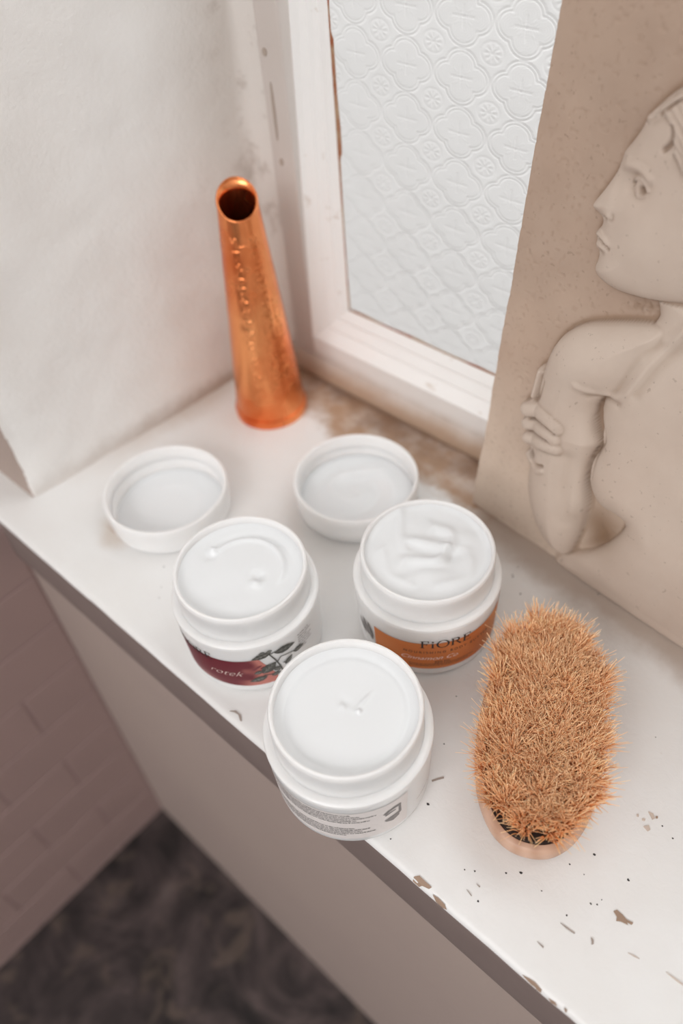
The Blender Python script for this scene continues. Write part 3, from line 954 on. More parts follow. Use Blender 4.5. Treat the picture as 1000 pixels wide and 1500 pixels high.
# ------------------------------------------------------------------ copper vase
vase = empty('copper_vase', (-0.955, 0.761, 0.0))
VH, r0, r1 = 0.422, 0.068, 0.0325
cut = 0.66                       # slope of the slanted mouth, lower towards the room
cd = Vector((0.78, -0.62))
nv_, nh = 72, 70
an = np.linspace(0, 2 * np.pi, nv_ + 1)


def vring(q, inner=0.0):
    out = []
    for a in an:
        c, s = math.cos(a), math.sin(a)
        rr = r0 + (r1 - r0) * q
        ztop = VH - cut * rr * (c * cd.x + s * cd.y)
        z = q * ztop
        r = r0 + (r1 - r0) * z / VH - inner
        if q < 0.04:
            r += 0.0012
        # embossed motif: two columns of punched marks with a plain raised strip between
        out.append((r, a, z))
    return out


GLYPH = np.random.default_rng(5).random((97, 12)) > 0.42


def emboss(a, z):
    a0 = math.atan2(cd.y, cd.x)
    da = math.atan2(math.sin(a - a0), math.cos(a - a0))
    r = r0 + (r1 - r0) * z / VH
    u = da * r
    e = 0.0
    if 0.075 < z < 0.375:
        for k, (uc, w) in enumerate(((-0.0165, 0.0075), (0.0185, 0.0085), (0.041, 0.008))):
            if k == 2 and z > 0.26 or abs(u - uc) > w:
                continue
            iz, iu = int(z / 0.0052), int((u - uc + w) / (2 * w) * 3.999)
            if iz % 4 and GLYPH[iz % 97, iu + 4 * k]:
                e += 0.0013
        if abs(u) < 0.010 and z < 0.362:
            e += 0.0011
    return e + 0.0005 * mnoise.noise(Vector((math.cos(a) * 3, math.sin(a) * 3, z * 25)))


qs = np.concatenate([np.linspace(0, 0.05, 6), np.linspace(0.055, 1, 300)])
an = np.linspace(0, 2 * np.pi, 289)
X, Y, Z = [], [], []
for q in qs:
    row = vring(q)
    X.append([(r + emboss(a, z)) * math.cos(a) for r, a, z in row])
    Y.append([(r + emboss(a, z)) * math.sin(a) for r, a, z in row])
    Z.append([z for r, a, z in row])
for q in np.linspace(1, 0.03, 24):
    row = vring(q, 0.0028)
    X.append([r * math.cos(a) for r, a, z in row])
    Y.append([r * math.sin(a) for r, a, z in row])
    Z.append([z for r, a, z in row])
X, Y, Z = map(np.array, (X, Y, Z))
body = grid_mesh('body', X, Y, Z, M_COPPER, vase)
lathe('base', [(0, 0.0), (0.0675, 0.0), (0.0695, 0.002), (0.0697, 0.012), (0.0688, 0.0165), (0.066, 0.017), (0, 0.017)], M_COPPER, vase)
# rolled lip round the slanted mouth
V, F = [], []
nr, ns = 90, 8
for i in range(nr):
    a = 2 * math.pi * i / nr
    c, s = math.cos(a), math.sin(a)
    zt = VH - cut * r1 * (c * cd.x + s * cd.y)
    rr = r0 + (r1 - r0) * zt / VH - 0.0012
    for j in range(ns):
        b = 2 * math.pi * j / ns
        V.append(((rr + 0.0021 * math.cos(b)) * c, (rr + 0.0021 * math.cos(b)) * s, zt + 0.0021 * math.sin(b)))
for i in range(nr):
    for j in range(ns):
        F.append((i * ns + j, ((i + 1) % nr) * ns + j, ((i + 1) % nr) * ns + (j + 1) % ns, i * ns + (j + 1) % ns))
mesh('lip', V, F, M_COPPER, vase, True)
tag(vase, 'tall tapered copper vase with slanted open mouth in the window corner', 'vase')

# ------------------------------------------------------------------ jars
RB, RS, ZS = 0.0998, 0.1036, 0.1184
BODY = [(0, 0.004), (0.086, 0.004), (0.089, 0.0005), (0.094, 0.0), (0.0975, 0.002), (0.0993, 0.006), (0.0998, 0.011),
        (0.1003, 0.020), (0.1012, 0.045), (0.1022, 0.075), (0.1030, 0.098), (0.1034, 0.108), (0.1038, 0.1115), (0.1040, 0.1145), (0.1034, 0.1176), (0.1015, 0.1194), (0.099, 0.1200), (0.0955, 0.1203), (0.080, 0.1203)]
NECKP = [(0.0935, 0.1195), (0.0922, 0.1215), (0.0918, 0.124), (0.0918, 0.150), (0.0921, 0.1525), (0.0922, 0.158), (0.0920, 0.1625), (0.0908, 0.1648), (0.0888, 0.1657), (0.0872, 0.1650), (0.0862, 0.1630), (0.0858, 0.158), (0.0855, 0.130)]


def rad(z):
    return float(np.interp(z, [0.0, 0.011, 0.020, 0.045, 0.075, 0.098, 0.108], [0.0975, 0.0998, 0.1003, 0.1012, 0.1022, 0.1030, 0.1034]))


def wrap(th, z, lift):
    r = rad(z) + lift
    return (r * math.cos(R(th)), r * math.sin(R(th)), z)


def wrap_mesh(name, polys, mat, parent, lift=0.0006, sub=2.5, kind=None):
    """flat outlines [(theta_deg, z), ...] printed onto the jar wall"""
    bm = bmesh.new()
    for poly in polys:
        pts = []
        n = len(poly)
        for i in range(n):
            (a, b), (c, d) = poly[i], poly[(i + 1) % n]
            k = max(1, int(abs(c - a) / sub))
            pts += [(a + (c - a) * j / k, b + (d - b) * j / k) for j in range(k)]
        vs = [bm.verts.new((p[0] * 0.0018, p[1], 0)) for p in pts]
        es = [bm.edges.new((vs[i], vs[(i + 1) % len(vs)])) for i in range(len(vs))]
        bmesh.ops.triangle_fill(bm, edges=es, use_beauty=True)
    for v in bm.verts:
        th, z = v.co.x / 0.0018, v.co.y
        v.co = Vector(wrap(th, z, lift)) * S
    bmesh.ops.recalc_face_normals(bm, faces=bm.faces[:])
    for f in bm.faces:
        c = f.calc_center_median()
        if f.normal.x * c.x + f.normal.y * c.y < 0:
            f.normal_flip()
    me = bpy.data.meshes.new(name)
    bm.to_mesh(me)
    bm.free()
    o = link(name, me, mat, parent)
    if kind:
        o['kind'] = kind
    return o


def text_mesh(name, body, th0, th1, z0, h, mat, parent, lift=0.0009, shear=0.0, slope=0.0, spacing=1.0, thin=0.0):
    """lettering wrapped round the jar between angles th0..th1, baseline z0, capital height h"""
    cu = bpy.data.curves.new(name, 'FONT')
    cu.body = body
    cu.space_character = spacing
    cu.shear = shear
    cu.offset = thin
    cu.resolution_u = 3
    ob = bpy.data.objects.new(name, cu)
    COL.objects.link(ob)
    dg = bpy.context.evaluated_depsgraph_get()
    me = bpy.data.meshes.new_from_object(ob.evaluated_get(dg))
    bpy.data.objects.remove(ob, do_unlink=True)
    me.name = name
    xs_ = [v.co.x for v in me.vertices]
    w0, w1 = min(xs_), max(xs_)
    cap = 0.72
    for v in me.vertices:
        q = (v.co.x - w0) / (w1 - w0)
        z = z0 + v.co.y / cap * h + slope * q
        v.co = Vector(wrap(th0 + (th1 - th0) * q, z, lift)) * S
    me.materials.clear()
    return link(name, me, mat, parent)


def band_mesh(name, th0, th1, zlo, zhi, colfn, parent, lift=0.0004, n=90, m=16, mat=None):
    T_, K_ = np.meshgrid(np.linspace(th0, th1, n), np.linspace(0, 1, m))
    lo = np.vectorize(zlo)(T_)
    hi = np.vectorize(zhi)(T_)
    Z_ = lo + (hi - lo) * K_
    Rr = np.vectorize(rad)(Z_) + lift
    o = grid_mesh(name, Rr * np.cos(np.radians(T_)), Rr * np.sin(np.radians(T_)), Z_, mat or M_LABEL, parent)
    add_color(o.data, np.array([colfn(a, b, k) for a, b, k in zip(T_.ravel(), Z_.ravel(), K_.ravel())]))
    return o


def make_jar(x, y, label):
    j = empty('cream_jar', (x, y, 0.0005))
    lathe('body', BODY, M_PLASTIC, j, 128)
    lathe('neck', NECKP, M_PLASTIC, j, 128)
    tag(j, label, 'jar', 'open cream jars')
    return j


def cream_disc(name, x, y, z, r, fn, label, group, n=150, m=60):
    """surface of the cream; fn(u, v) in units of the radius gives the height"""
    T_, Q_ = np.meshgrid(np.linspace(0, 2 * np.pi, n + 1), np.linspace(0, 1, m) ** 0.8)
    U, Vv = Q_ * np.cos(T_), Q_ * np.sin(T_)
    H = fn(U, Vv)
    H[0, :] = H[0, :].mean()
    X_, Y_, Z_ = U * r, Vv * r, H
    # skirt down into the pot
    X_ = np.vstack([X_, X_[-1:], X_[-1:] * 0.0])
    Y_ = np.vstack([Y_, Y_[-1:], Y_[-1:] * 0.0])
    low_ = -0.02
    Z_ = np.vstack([Z_, np.full((1, n + 1), low_), np.full((1, n + 1), low_)])
    o = grid_mesh(name, X_, Y_, Z_, M_CREAM)
    bm = bmesh.new()
    bm.from_mesh(o.data)
    bmesh.ops.remove_doubles(bm, verts=bm.verts[:], dist=1e-6)
    bmesh.ops.recalc_face_normals(bm, faces=bm.faces[:])
    bm.to_mesh(o.data)
    bm.free()
    for p in o.data.polygons:
        p.use_smooth = True
    o.data.set_sharp_from_angle(angle=R(60))
    o.location = Vector((x, y, z)) * S
    tag(o, label, 'cream', group)
    return o


def G(U, V, cx, cy, s):
    return np.exp(-((U - cx) ** 2 + (V - cy) ** 2) / s ** 2)


def meniscus(U, V, a=0.004):
    return a * np.clip((np.hypot(U, V) - 0.88) / 0.12, 0, 1) ** 2


# view-independent directions on the cream: e1 ~ along the sill, e2 ~ towards the window
def swirl_big(U, V):
    shp = U.shape
    r = np.hypot(U, V)
    Q = np.stack([(0.743 * U + 0.669 * V).ravel(), (-0.669 * U + 0.743 * V).ravel()], 1)

    Q = Q + 0.07 * np.stack([vnoise(Q[:, 0], Q[:, 1], 2.3, 81), vnoise(Q[:, 0], Q[:, 1], 2.3, 82)], 1)

    def fold(line, w, hgt, side=0.7):
        w, hgt = w * 1.45, hgt * 0.95
        """a soft crest with a trough along its lower side"""
        low_ = [(a + 0.05, b - w * 1.1) for a, b in line]
        return (hgt * stroke(Q, line, w) - side * hgt * stroke(Q, low_, w * 1.2)).reshape(shp)
    s = fold([(-0.20, 0.24), (-0.03, 0.20), (0.20, 0.08), (0.40, 0.02), (0.47, 0.14), (0.42, 0.42), (0.16, 0.54)], 0.075, 0.0062)
    s += fold([(-0.36, -0.16), (-0.13, -0.20), (0.10, -0.22), (0.26, -0.12), (0.34, 0.02)], 0.07, 0.0058)
    s += fold([(-0.38, 0.80), (-0.36, 0.50), (-0.38, 0.05)], 0.06, 0.0036, 0.3)
    s += fold([(0.60, 0.00), (0.66, -0.30), (0.50, -0.58), (0.15, -0.72)], 0.06, 0.0026, 0.4)
    s += fold([(-0.72, 0.10), (-0.62, -0.34), (-0.30, -0.62)], 0.06, 0.0022, 0.4)
    s += (0.0035 * np.exp(-(r / 0.45) ** 2) + 0.0014 * vnoise(U, V, 3.3, 32))
    return s + meniscus(U, V, 0.003)


def smooth_left(U, V):
    r, th = np.hypot(U - 0.03, V - 0.05), np.arctan2(V - 0.05, U - 0.03)
    arcm = np.clip(np.cos((th - R(112)) * 0.9), 0, 1) ** 0.6
    s = 0.0040 * np.exp(-((r - 0.62) / 0.045) ** 2) * arcm - 0.0030 * np.exp(-((r - 0.74) / 0.07) ** 2) * arcm
    s += 0.006 * G(U, V, 0.38, -0.03, 0.09) - 0.005 * G(U, V, 0.30, 0.10, 0.10) + 0.0065 * G(U, V, -0.66, 0.0, 0.06) - 0.004 * G(U, V, -0.6, -0.1, 0.09)
    s += 0.0016 * vnoise(U, V, 2.0, 41)
    return s + meniscus(U, V, 0.002)


def flat_front(U, V):
    s = 0.0010 * vnoise(U, V, 2.0, 51)
    s += 0.0042 * G(U, V, 0.14, 0.10, 0.035) + 0.0026 * np.exp(-((U - 0.09) / 0.03) ** 2 - ((V - 0.26) / 0.14) ** 2) + 0.003 * G(U, V, -0.08, 0.02, 0.07) - 0.0025 * G(U, V, -0.08, 0.08, 0.08)
    s -= 0.0014 * np.exp(-((np.hypot(U, V) - 0.86) / 0.05) ** 2)
    return s + meniscus(U, V, 0.003)


def swirl_lid(U, V):
    r, th = np.hypot(U, V), np.arctan2(V, U)
    s = 0.0042 * np.sin(th * 1.0 + 10 * r + 0.8 * vnoise(U, V, 2.5, 61)) * np.exp(-((r - 0.42) / 0.32) ** 2)
    return s + 0.003 * G(U, V, 0.1, 0.0, 0.2) + 0.0014 * vnoise(U, V, 3, 62) + meniscus(U, V, -0.003)


def swirl_faint(U, V):
    r, th = np.hypot(U, V), np.arctan2(V, U)
    return 0.0012 * np.exp(-((r - 0.55) / 0.1) ** 2) * (0.6 + 0.4 * np.sin(th)) + 0.0007 * vnoise(U, V, 2.4, 71) + meniscus(U, V, -0.002)


# --- jar with the orange label
JO = (-0.4148, 0.5550)
jo = make_jar(*JO, 'open white cream jar with an orange label beside the brush')
cream_disc('cream', *JO, 0.1565, 0.0861, swirl_big, 'thick swirled white cream filling the jar with the orange label', 'cream in the open jars')


def orange_col(th, z, k):
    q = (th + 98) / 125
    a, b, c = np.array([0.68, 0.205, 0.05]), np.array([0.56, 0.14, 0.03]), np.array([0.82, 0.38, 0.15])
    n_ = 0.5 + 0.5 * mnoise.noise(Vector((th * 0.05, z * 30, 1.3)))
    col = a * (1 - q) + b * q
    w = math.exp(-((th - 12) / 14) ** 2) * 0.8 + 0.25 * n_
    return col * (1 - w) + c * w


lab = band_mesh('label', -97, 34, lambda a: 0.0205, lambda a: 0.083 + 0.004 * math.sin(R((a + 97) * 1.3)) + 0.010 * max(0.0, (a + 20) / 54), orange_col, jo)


def serif_word(th0, th1, z0, h):
    """F i O R E drawn as thick-and-thin roman capitals, returned as outlines"""
    adv = {'F': 0.62, 'i': 0.34, 'O': 0.92, 'R': 0.76, 'E': 0.66}
    total = sum(adv.values())
    out, xcur = [], 0.0
    k = (th1 - th0) / total

    def rect(x0_, x1_, y0_, y1_):
        return [(x0_, y0_), (x1_, y0_), (x1_, y1_), (x0_, y1_)]
    for ch in 'FiORE':
        L = []
        if ch == 'F':
            L = [rect(0.10, 0.21, 0.03, 0.97), rect(0.02, 0.29, 0, 0.045), rect(0.02, 0.12, 0.955, 1.0), rect(0.20, 0.55, 0.945, 1.0), [(0.50, 0.76), (0.55, 0.76), (0.55, 0.95), (0.48, 0.95)], rect(0.20, 0.43, 0.50, 0.56), rect(0.40, 0.44, 0.40, 0.66)]
        if ch == 'i':
            L = [rect(0.11, 0.21, 0.03, 0.66), rect(0.04, 0.28, 0, 0.045), rect(0.04, 0.13, 0.62, 0.66), [(0.16 + 0.07 * math.cos(a), 0.86 + 0.09 * math.sin(a)) for a in np.linspace(0, 6.2, 10)]]
        if ch == 'O':
            n_ = 28
            o_ = [(0.45 + 0.41 * math.cos(a), 0.5 + 0.53 * math.sin(a)) for a in np.linspace(0, 2 * np.pi, n_, endpoint=False)]
            i_ = [(0.45 + 0.29 * math.cos(a), 0.5 + 0.475 * math.sin(a)) for a in np.linspace(0, 2 * np.pi, n_, endpoint=False)]
            L = [[o_[i], o_[(i + 1) % n_], i_[(i + 1) % n_], i_[i]] for i in range(n_)]
        if ch == 'R':
            L = [rect(0.08, 0.19, 0.03, 0.97), rect(0.01, 0.27, 0, 0.045), rect(0.01, 0.10, 0.955, 1.0)]
            aa = np.linspace(-np.pi / 2, np.pi / 2, 10)
            o_ = [(0.34 + 0.24 * math.cos(a), 0.735 + 0.265 * math.sin(a)) for a in aa]
            i_ = [(0.34 + 0.13 * math.cos(a), 0.735 + 0.215 * math.sin(a)) for a in aa]
            L += [[o_[i], o_[i + 1], i_[i + 1], i_[i]] for i in range(9)]
            L += [rect(0.18, 0.35, 0.945, 1.0), rect(0.18, 0.35, 0.47, 0.52), [(0.32, 0.48), (0.42, 0.49), (0.72, 0.02), (0.76, 0.0), (0.60, 0.0)]]
        if ch == 'E':
            L = [rect(0.10, 0.21, 0.03, 0.97), rect(0.02, 0.12, 0.955, 1.0), rect(0.02, 0.12, 0, 0.045), rect(0.20, 0.56, 0.945, 1.0), rect(0.20, 0.58, 0, 0.055), [(0.51, 0.78), (0.56, 0.78), (0.56, 0.95), (0.49, 0.95)],
                 [(0.54, 0.05), (0.58, 0.05), (0.61, 0.24), (0.57, 0.24)], rect(0.20, 0.44, 0.48, 0.54), rect(0.41, 0.45, 0.39, 0.64)]
        for poly in L:
            out.append([(th0 + (xcur + a) * k, z0 + b * h) for a, b in poly])
        xcur += adv[ch]
    return out


wrap_mesh('brand_lettering', serif_word(-57.5, -16.5, 0.0765, 0.0175), M_INK, lab, 0.0010)
text_mesh('small_lettering', 'NOURISHING BODY BUTTER', -70, 2, 0.0620, 0.0056, M_INK, lab, spacing=1.5)
text_mesh('script_lettering', 'Cinnamon Co', -72, -27, 0.0455, 0.0090, M_WHITEINK, lab, shear=0.45)
text_mesh('volume_lettering', '250 ML', -46, -33, 0.0365, 0.0048, M_INK, lab)


def leaf_poly(cx, cz, ang, L, W, n=9):
    """leaf outline in (theta_deg, z) with length L, width W in jar units, pointing along ang"""
    k = 180 / math.pi / 0.1025
    up = [(L * t_, W * 0.5 * math.sin(math.pi * t_ ** 0.85) * (1 + 0.06 * math.sin(23 * t_))) for t_ in np.linspace(0, 1, n)]
    pts = up + [(a, -b) for a, b in up[-2:0:-1]]
    c, s = math.cos(R(ang)), math.sin(R(ang))
    return [(cx + (a * c - b * s) * k, cz + a * s + b * c) for a, b in pts]


def stem_poly(pts, w=0.0010):
    k = 180 / math.pi / 0.1025
    L_, R_ = [], []
    for i, (a, b) in enumerate(pts):
        p0, p1 = pts[max(0, i - 1)], pts[min(len(pts) - 1, i + 1)]
        dx, dz = (p1[0] - p0[0]) / k, p1[1] - p0[1]
        q = math.hypot(dx, dz) or 1
        L_.append((a - dz / q * w * k, b + dx / q * w))
        R_.append((a + dz / q * w * k, b - dx / q * w))
    return L_ + R_[::-1]


jo_label = lab
wrap_mesh('leaf_print', [leaf_poly(-101, 0.040, 100, 0.038, 0.013), leaf_poly(-105, 0.045, 112, 0.034, 0.010), leaf_poly(-109, 0.040, 125, 0.03, 0.010)], M_GREYINK, jo, 0.0008)
wrap_mesh('leaf_print', [leaf_poly(-101, 0.044, 100, 0.030, 0.004)], M_LEAFLIGHT, jo, 0.0010)

# --- jar with the red label
JL = (-0.5938, 0.3714)
jl = make_jar(*JL, 'open white cream jar with a red label and leaf drawing, left of the others')
cream_disc('cream', *JL, 0.1540, 0.0861, smooth_left, 'smooth white cream with an arc ridge in the red labelled jar', 'cream in the open jars')


def red_col(th, z, k):
    a, b = np.array([0.155, 0.022, 0.032]), np.array([0.55, 0.20, 0.165])
    n_ = mnoise.noise(Vector((th * 0.06, z * 40, 0)))
    q = min(1, max(0, (th + 47 + 10 * n_) / 7)) if z > 0.035 else min(1, max(0, (th + 60 + 12 * n_) / 22))
    pale = math.exp(-((z - 0.018) / 0.012) ** 2) * math.exp(-((th + 86) / 14) ** 2)
    col = a * (1 - q) + b * q
    return col * (1 - 0.5 * pale) + np.array([0.50, 0.30, 0.27]) * 0.5 * pale


lab = band_mesh('label', -118, -24, lambda a: 0.0205, lambda a: 0.0885 - 0.0022 * math.sin(R((a + 118) * 1.9)) - max(0.0, (a + 36) / 12) * 0.052, red_col, jl)
wrap_mesh('brand_lettering', serif_word(-108.0, -72.0, 0.0805, 0.0165), M_INK, lab, 0.0010)
text_mesh('script_lettering', 'rotek', -78, -50, 0.0480, 0.0135, M_WHITEINK, lab, shear=0.45, thin=-0.02)
stems = [stem_poly([(-19.5, 0.040), (-20, 0.050), (-23.4, 0.074), (-27.5, 0.094), (-32, 0.101)]), stem_poly([(-22.2, 0.068), (-19, 0.077), (-12, 0.074), (-6, 0.071)]), stem_poly([(-20, 0.048), (-27, 0.041), (-35, 0.045)]),
         stem_poly([(-27, 0.093), (-22, 0.094)]), stem_poly([(-18, 0.060), (-15, 0.056)])]
wrap_mesh('stem_print', stems, M_LEAFINK, jl, 0.0009)
kk = 180 / math.pi / 0.1025
for (b0_, b1_), (t0_, t1_), W_ in (((-25.5, 0.0975), (-41.5, 0.0895), 0.013), ((-23.5, 0.0920), (-5.5, 0.0900), 0.0155), ((-8, 0.0700), (2.5, 0.0700), 0.011), ((-16.5, 0.0520), (-9.5, 0.0670), 0.009), ((-35.5, 0.0500), (-23.5, 0.0700), 0.019),
                                   ((-32, 0.0410), (-47, 0.0325), 0.0125), ((-27, 0.0540), (-19.5, 0.0500), 0.009), ((-29, 0.0390), (-21, 0.0410), 0.009), ((-35, 0.0560), (-42, 0.0530), 0.009), ((-30, 0.1005), (-35, 0.1015), 0.006), ((-29.5, 0.0990), (-24.5, 0.1010), 0.006)):
    dx_, dz_ = (t0_ - b0_) / kk, t1_ - b1_
    L_, an_ = math.hypot(dx_, dz_), math.degrees(math.atan2(dz_, dx_))
    lf = wrap_mesh('leaf_print', [leaf_poly(b0_, b1_, an_, L_, W_)], M_LEAFINK, jl, 0.0011)
    nxk, nzk = -math.sin(R(an_)) * kk, math.cos(R(an_))
    veins = [leaf_poly(b0_, b1_, an_, L_ * 0.96, 0.0011, 5)]
    for sd in (-1, 1):
        for q in (0.25, 0.45, 0.65):
            px_, pz_ = b0_ + (t0_ - b0_) * q, b1_ + dz_ * q
            veins.append(leaf_poly(px_, pz_, an_ + sd * 35, W_ * 0.42, 0.0009, 4))
    wrap_mesh('leaf_vein_print', veins, M_LEAFLIGHT, lf, 0.0013)
wrap_mesh('petal_print', [leaf_poly(-43 + 3.2 * i, 0.062 + 0.004 * (i % 2), 30, 0.011, 0.005) for i in range(3)] + [leaf_poly(-40 + 3 * i, 0.055, 20, 0.010, 0.005) for i in range(2)],
          simple('crimson_ink', (0.20, 0.03, 0.04), 0.5), jl, 0.0009)

# --- jar in front, its back label towards the room
JF = (-0.3440, 0.3076)
jf = make_jar(*JF, 'open white cream jar at the sill edge showing printed text columns')
cream_disc('cream', *JF, 0.1505, 0.0861, flat_front, 'level white cream with a small peak in the front jar', 'cream in the open jars')
lab = band_mesh('label', -112, -7, lambda a: 0.0165, lambda a: 0.1000, lambda a, b, k: np.array([0.80, 0.755, 0.735]), jf)


def micro_lines(th0, th1, z1, dz, rows_, seed, ends):
    """rows of tiny print too small to read: short word marks of varying length"""
    r_ = random.Random(seed)
    out = []
    for i in range(rows_):
        th, z = th0, z1 - i * dz
        stop = th0 + (th1 - th0) * ends[i]
        while th < stop:
            w_ = r_.uniform(0.8, 3.2)
            e_ = min(th + w_, stop)
            q = th
            while q < e_:
                hh = dz * r_.choice((0.34, 0.34, 0.5))
                out.append([(q, z), (q + 0.42, z), (q + 0.42, z + hh), (q, z + hh)])
                q += 0.66
            th = e_ + 0.7
    return out


wrap_mesh('fine_lettering', micro_lines(-108, -31, 0.0935, 0.0056, 5, 3, (0.78, 0.86, 1.0, 0.82, 0.94)), M_INK, lab, 0.0009, kind='stuff')
wrap_mesh('fine_lettering', micro_lines(-108, -31, 0.0520, 0.0056, 5, 5, (0.80, 0.94, 0.86, 0.98, 0.72)), M_INK, lab, 0.0009, kind='stuff')
sym = [[(-26.5, 0.0745), (-23, 0.081), (-18, 0.0845), (-13, 0.0835), (-12.6, 0.080), (-15, 0.0785), (-18.5, 0.0785), (-21.5, 0.0765), (-24.5, 0.0715)],
       [(-13, 0.0835), (-12.4, 0.058), (-14.6, 0.053), (-14.8, 0.078)],
       [(-25.5, 0.0540), (-20, 0.0585), (-14.8, 0.061), (-14.0, 0.050), (-19, 0.0435), (-24.2, 0.0490)],
       [(-25.2, 0.0700), (-21.5, 0.0735), (-17, 0.0745), (-17, 0.0715), (-21, 0.070), (-24.4, 0.067)]]
wrap_mesh('booklet_symbol', sym, M_GREYINK, lab, 0.0009)
wrap_mesh('fine_lettering', micro_lines(3, 20, 0.042, 0.0050, 1, 9, (1.0,)), M_GREYINK, jf, 0.0009, kind='stuff')
wrap_mesh('fine_lettering', micro_lines(-2, 14, 0.098, 0.0056, 7, 11, (0.7, 0.9, 0.6, 0.9, 0.8, 0.9, 0.5)), M_GREYINK, jl, 0.0009, kind='stuff')
wrap_mesh('fine_lettering', micro_lines(-66, -12, 0.0330, 0.0042, 2, 13, (1.0, 0.9)), M_INK, jo_label, 0.0009, kind='stuff')

# ------------------------------------------------------------------ lids lying upside down
LIDP = [(0, 0.0), (0.094, 0.0), (0.0995, 0.0015), (0.1022, 0.005), (0.1034, 0.010), (0.1052, 0.048), (0.1053, 0.0545), (0.1043, 0.0572), (0.1022, 0.0580), (0.1002, 0.0574), (0.0990, 0.0556), (0.0982, 0.050),
        (0.0980, 0.046), (0.0970, 0.044), (0.0966, 0.014), (0.0950, 0.0105), (0.0915, 0.0095), (0, 0.0095)]
for (x, y), lbl, cz, cr, fn, clabel in (
        ((-0.8946, 0.4555), 'white jar lid lying upside down below the plaster reveal', 0.0125, 0.0935, swirl_faint, 'thin smooth white cream in the lid below the plaster reveal'),
        ((-0.6576, 0.6754), 'white jar lid lying upside down near the copper vase and window', 0.0200, 0.0960, swirl_lid, 'swirled white cream in the lid near the window')):
    ld = empty('jar_lid', (x, y, 0.0005))
    lathe('shell', LIDP, M_PLASTIC, ld, 128)
    V, F = [], []
    turns, seg = 1.15, 150
    for i in range(seg):
        a = 2 * math.pi * turns * i / seg
        zc_ = 0.030 + 0.012 * i / seg
        g = min(1, i / 10, (seg - 1 - i) / 10)
        for rr, zz_ in ((0.0972, -0.0026), (0.0972 - 0.0022 * g, 0.0), (0.0972, 0.0026)):
            V.append((rr * math.cos(a), rr * math.sin(a), zc_ + zz_))
    for i in range(seg - 1):
        for j in range(2):
            F.append((3 * i + j, 3 * i + j + 1, 3 * i + j + 4, 3 * i + j + 3))
    mesh('screw_thread', V, F, M_PLASTIC, ld, True)
    tag(ld, lbl, 'lid', 'upturned jar lids')
    c = cream_disc('cream', x, y, cz, cr, fn, clabel, 'cream in the upturned lids')
    # keep the underside of the cream on the floor of the lid
    for v in c.data.vertices:
        v.co.z = max(v.co.z, (0.0105 - cz) * S)

# ------------------------------------------------------------------ bristle brush lying on its back
BC = Vector((-0.1755, 0.4860))
bax = Vector((0.457, -0.889)).normalized()       # towards the near end
br = empty('body_brush', (BC.x, BC.y, 0.0005))
br.rotation_euler.z = math.atan2(bax.y, bax.x)
BL, BW = 0.153, 0.080                             # half length, half width of the wooden back


def oval(a, k=1.0, dl=0.0):
    c, s = math.cos(a), math.sin(a)
    e = 2 / 2.3
    return ((BL * k + dl) * math.copysign(abs(c) ** e, c), (BW * k + dl) * math.copysign(abs(s) ** e, s))


def oval_rings(rings, n=96):
    V, F, rows = [], [], []
    for k, dl, z in rings:
        if k == 0:
            rows.append([len(V)])
            V.append((0, 0, z))
            continue
        rows.append(list(range(len(V), len(V) + n)))
        V += [(*oval(2 * math.pi * i / n, k, dl), z) for i in range(n)]
    for a, b in zip(rows, rows[1:]):
        for i in range(n):
            j = (i + 1) % n
            if len(a) == 1:
                F.append((a[0], b[j], b[i]))
            elif len(b) == 1:
                F.append((a[i], a[j], b[0]))
            else:
                F.append((a[i], a[j], b[j], b[i]))
    return V, F


V, F = oval_rings([(0, 0, 0.0), (0.5, 0, 0.0), (1, -0.022, 0.0), (1, -0.013, 0.0015), (1, -0.006, 0.005), (1, -0.0015, 0.011), (1, 0.0, 0.018), (1, 0.0, 0.030), (1, -0.001, 0.034), (1, -0.004, 0.0365), (1, -0.009, 0.0372), (1, -0.010, 0.0350), (0, 0, 0.0350)])
wd = mesh('wooden_back', V, F, M_WOOD, br, True)
wd.data.set_sharp_from_angle(angle=R(50))
V, F = oval_rings([(1, -0.0102, 0.0352), (1, -0.0115, 0.0366), (0, 0, 0.0368)])
mesh('bristle_gap_shade', V, F, M_BEDSHADE, br)
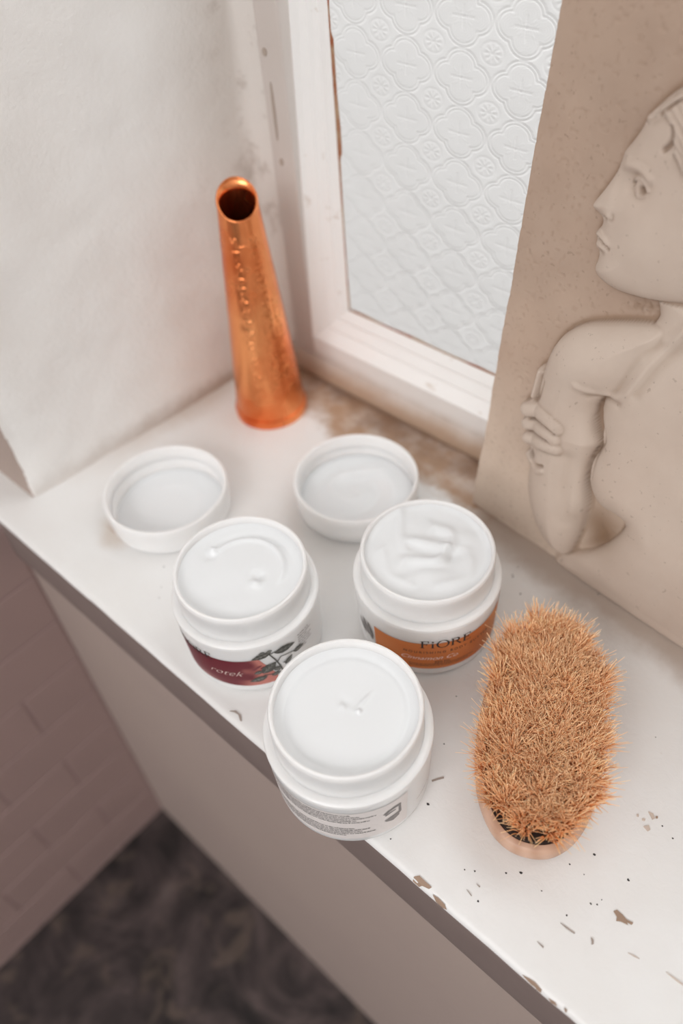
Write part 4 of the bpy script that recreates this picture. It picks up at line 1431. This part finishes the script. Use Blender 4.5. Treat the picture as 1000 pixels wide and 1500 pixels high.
# bristles: real tapering hairs set in tufts
tufts = []
px = 0.0142
iy = 0
yv = -BW
while yv < BW:
    xv = -BL + (px / 2 if iy % 2 else 0)
    while xv < BL:
        e = (abs(xv) / (BL - 0.018)) ** 2.3 + (abs(yv) / (BW - 0.014)) ** 2.3
        if e < 1:
            tufts.append((xv + random.uniform(-1, 1) * 0.0012, yv + random.uniform(-1, 1) * 0.0012, e))
        xv += px
    yv += px * 0.866
    iy += 1
VB, FB, CB = [], [], []
rb = np.random.default_rng(12)
for (tx, ty, e) in tufts:
    nbz = 112
    lean = np.array([tx / BL * 0.22 * (e ** 0.9), ty / BW * 0.30 * (e ** 0.8)])
    tl = rb.uniform(0.84, 1.06)
    tlean = rb.normal(0, 0.06, 2)
    tint_t = rb.uniform(0.86, 1.1)
    for k in range(nbz):
        off = np.clip(rb.normal(0, 0.0021, 2), -0.0045, 0.0045)
        sp = off / 0.0021 * 0.062 + rb.normal(0, 0.03, 2)
        L = 0.069 * tl * rb.uniform(0.88, 1.02) * (1 - 0.08 * e)
        dx_, dy_ = lean + tlean * (1 - 0.6 * e) + sp
        fan = off / 0.0021 * 0.15 + rb.normal(0, 0.06, 2)          # frayed, outward-curling ends
        b0 = np.array([tx + off[0], ty + off[1], 0.0364])
        rings = [b0, b0 + np.array([dx_ * 0.45 * L, dy_ * 0.45 * L, 0.46 * L]),
                 b0 + np.array([(dx_ * 0.78 + fan[0] * 0.10) * L, (dy_ * 0.78 + fan[1] * 0.10) * L, 0.78 * L])]
        rings.append(rings[2] + np.array([(dx_ + fan[0] * 2.4) * 0.24 * L, (dy_ + fan[1] * 2.4) * 0.24 * L, 0.22 * L]))
        a = rb.uniform(0, 2 * np.pi)
        w_ = 0.00058 * rb.uniform(0.8, 1.25)
        i0 = len(VB)
        for pt, ww in zip(rings, (w_, w_, w_ * 0.92, w_ * 0.5)):
            for j in range(3):
                q = a + j * 2.0944
                VB.append((pt[0] + ww * math.cos(q), pt[1] + ww * math.sin(q), pt[2]))
        for s_ in (0, 3, 6):
            for j in range(3):
                FB.append((i0 + s_ + j, i0 + s_ + (j + 1) % 3, i0 + s_ + 3 + (j + 1) % 3, i0 + s_ + 3 + j))
        FB.append((i0 + 9, i0 + 10, i0 + 11))
        tt = tint_t * rb.uniform(0.85, 1.12)
        for col_ in ((0.24, 0.07, 0.022), (0.52, 0.19, 0.06), (0.92, 0.45, 0.18), (1.0, 0.70, 0.43)):  # frayed tips paler; roots darkened to paint shade between tufts
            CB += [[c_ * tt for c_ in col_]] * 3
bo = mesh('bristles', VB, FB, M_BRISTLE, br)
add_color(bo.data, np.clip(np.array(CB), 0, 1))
bo['kind'] = 'stuff'
tag(br, 'oval wooden brush lying on its back with dense tan bristles upward', 'brush')
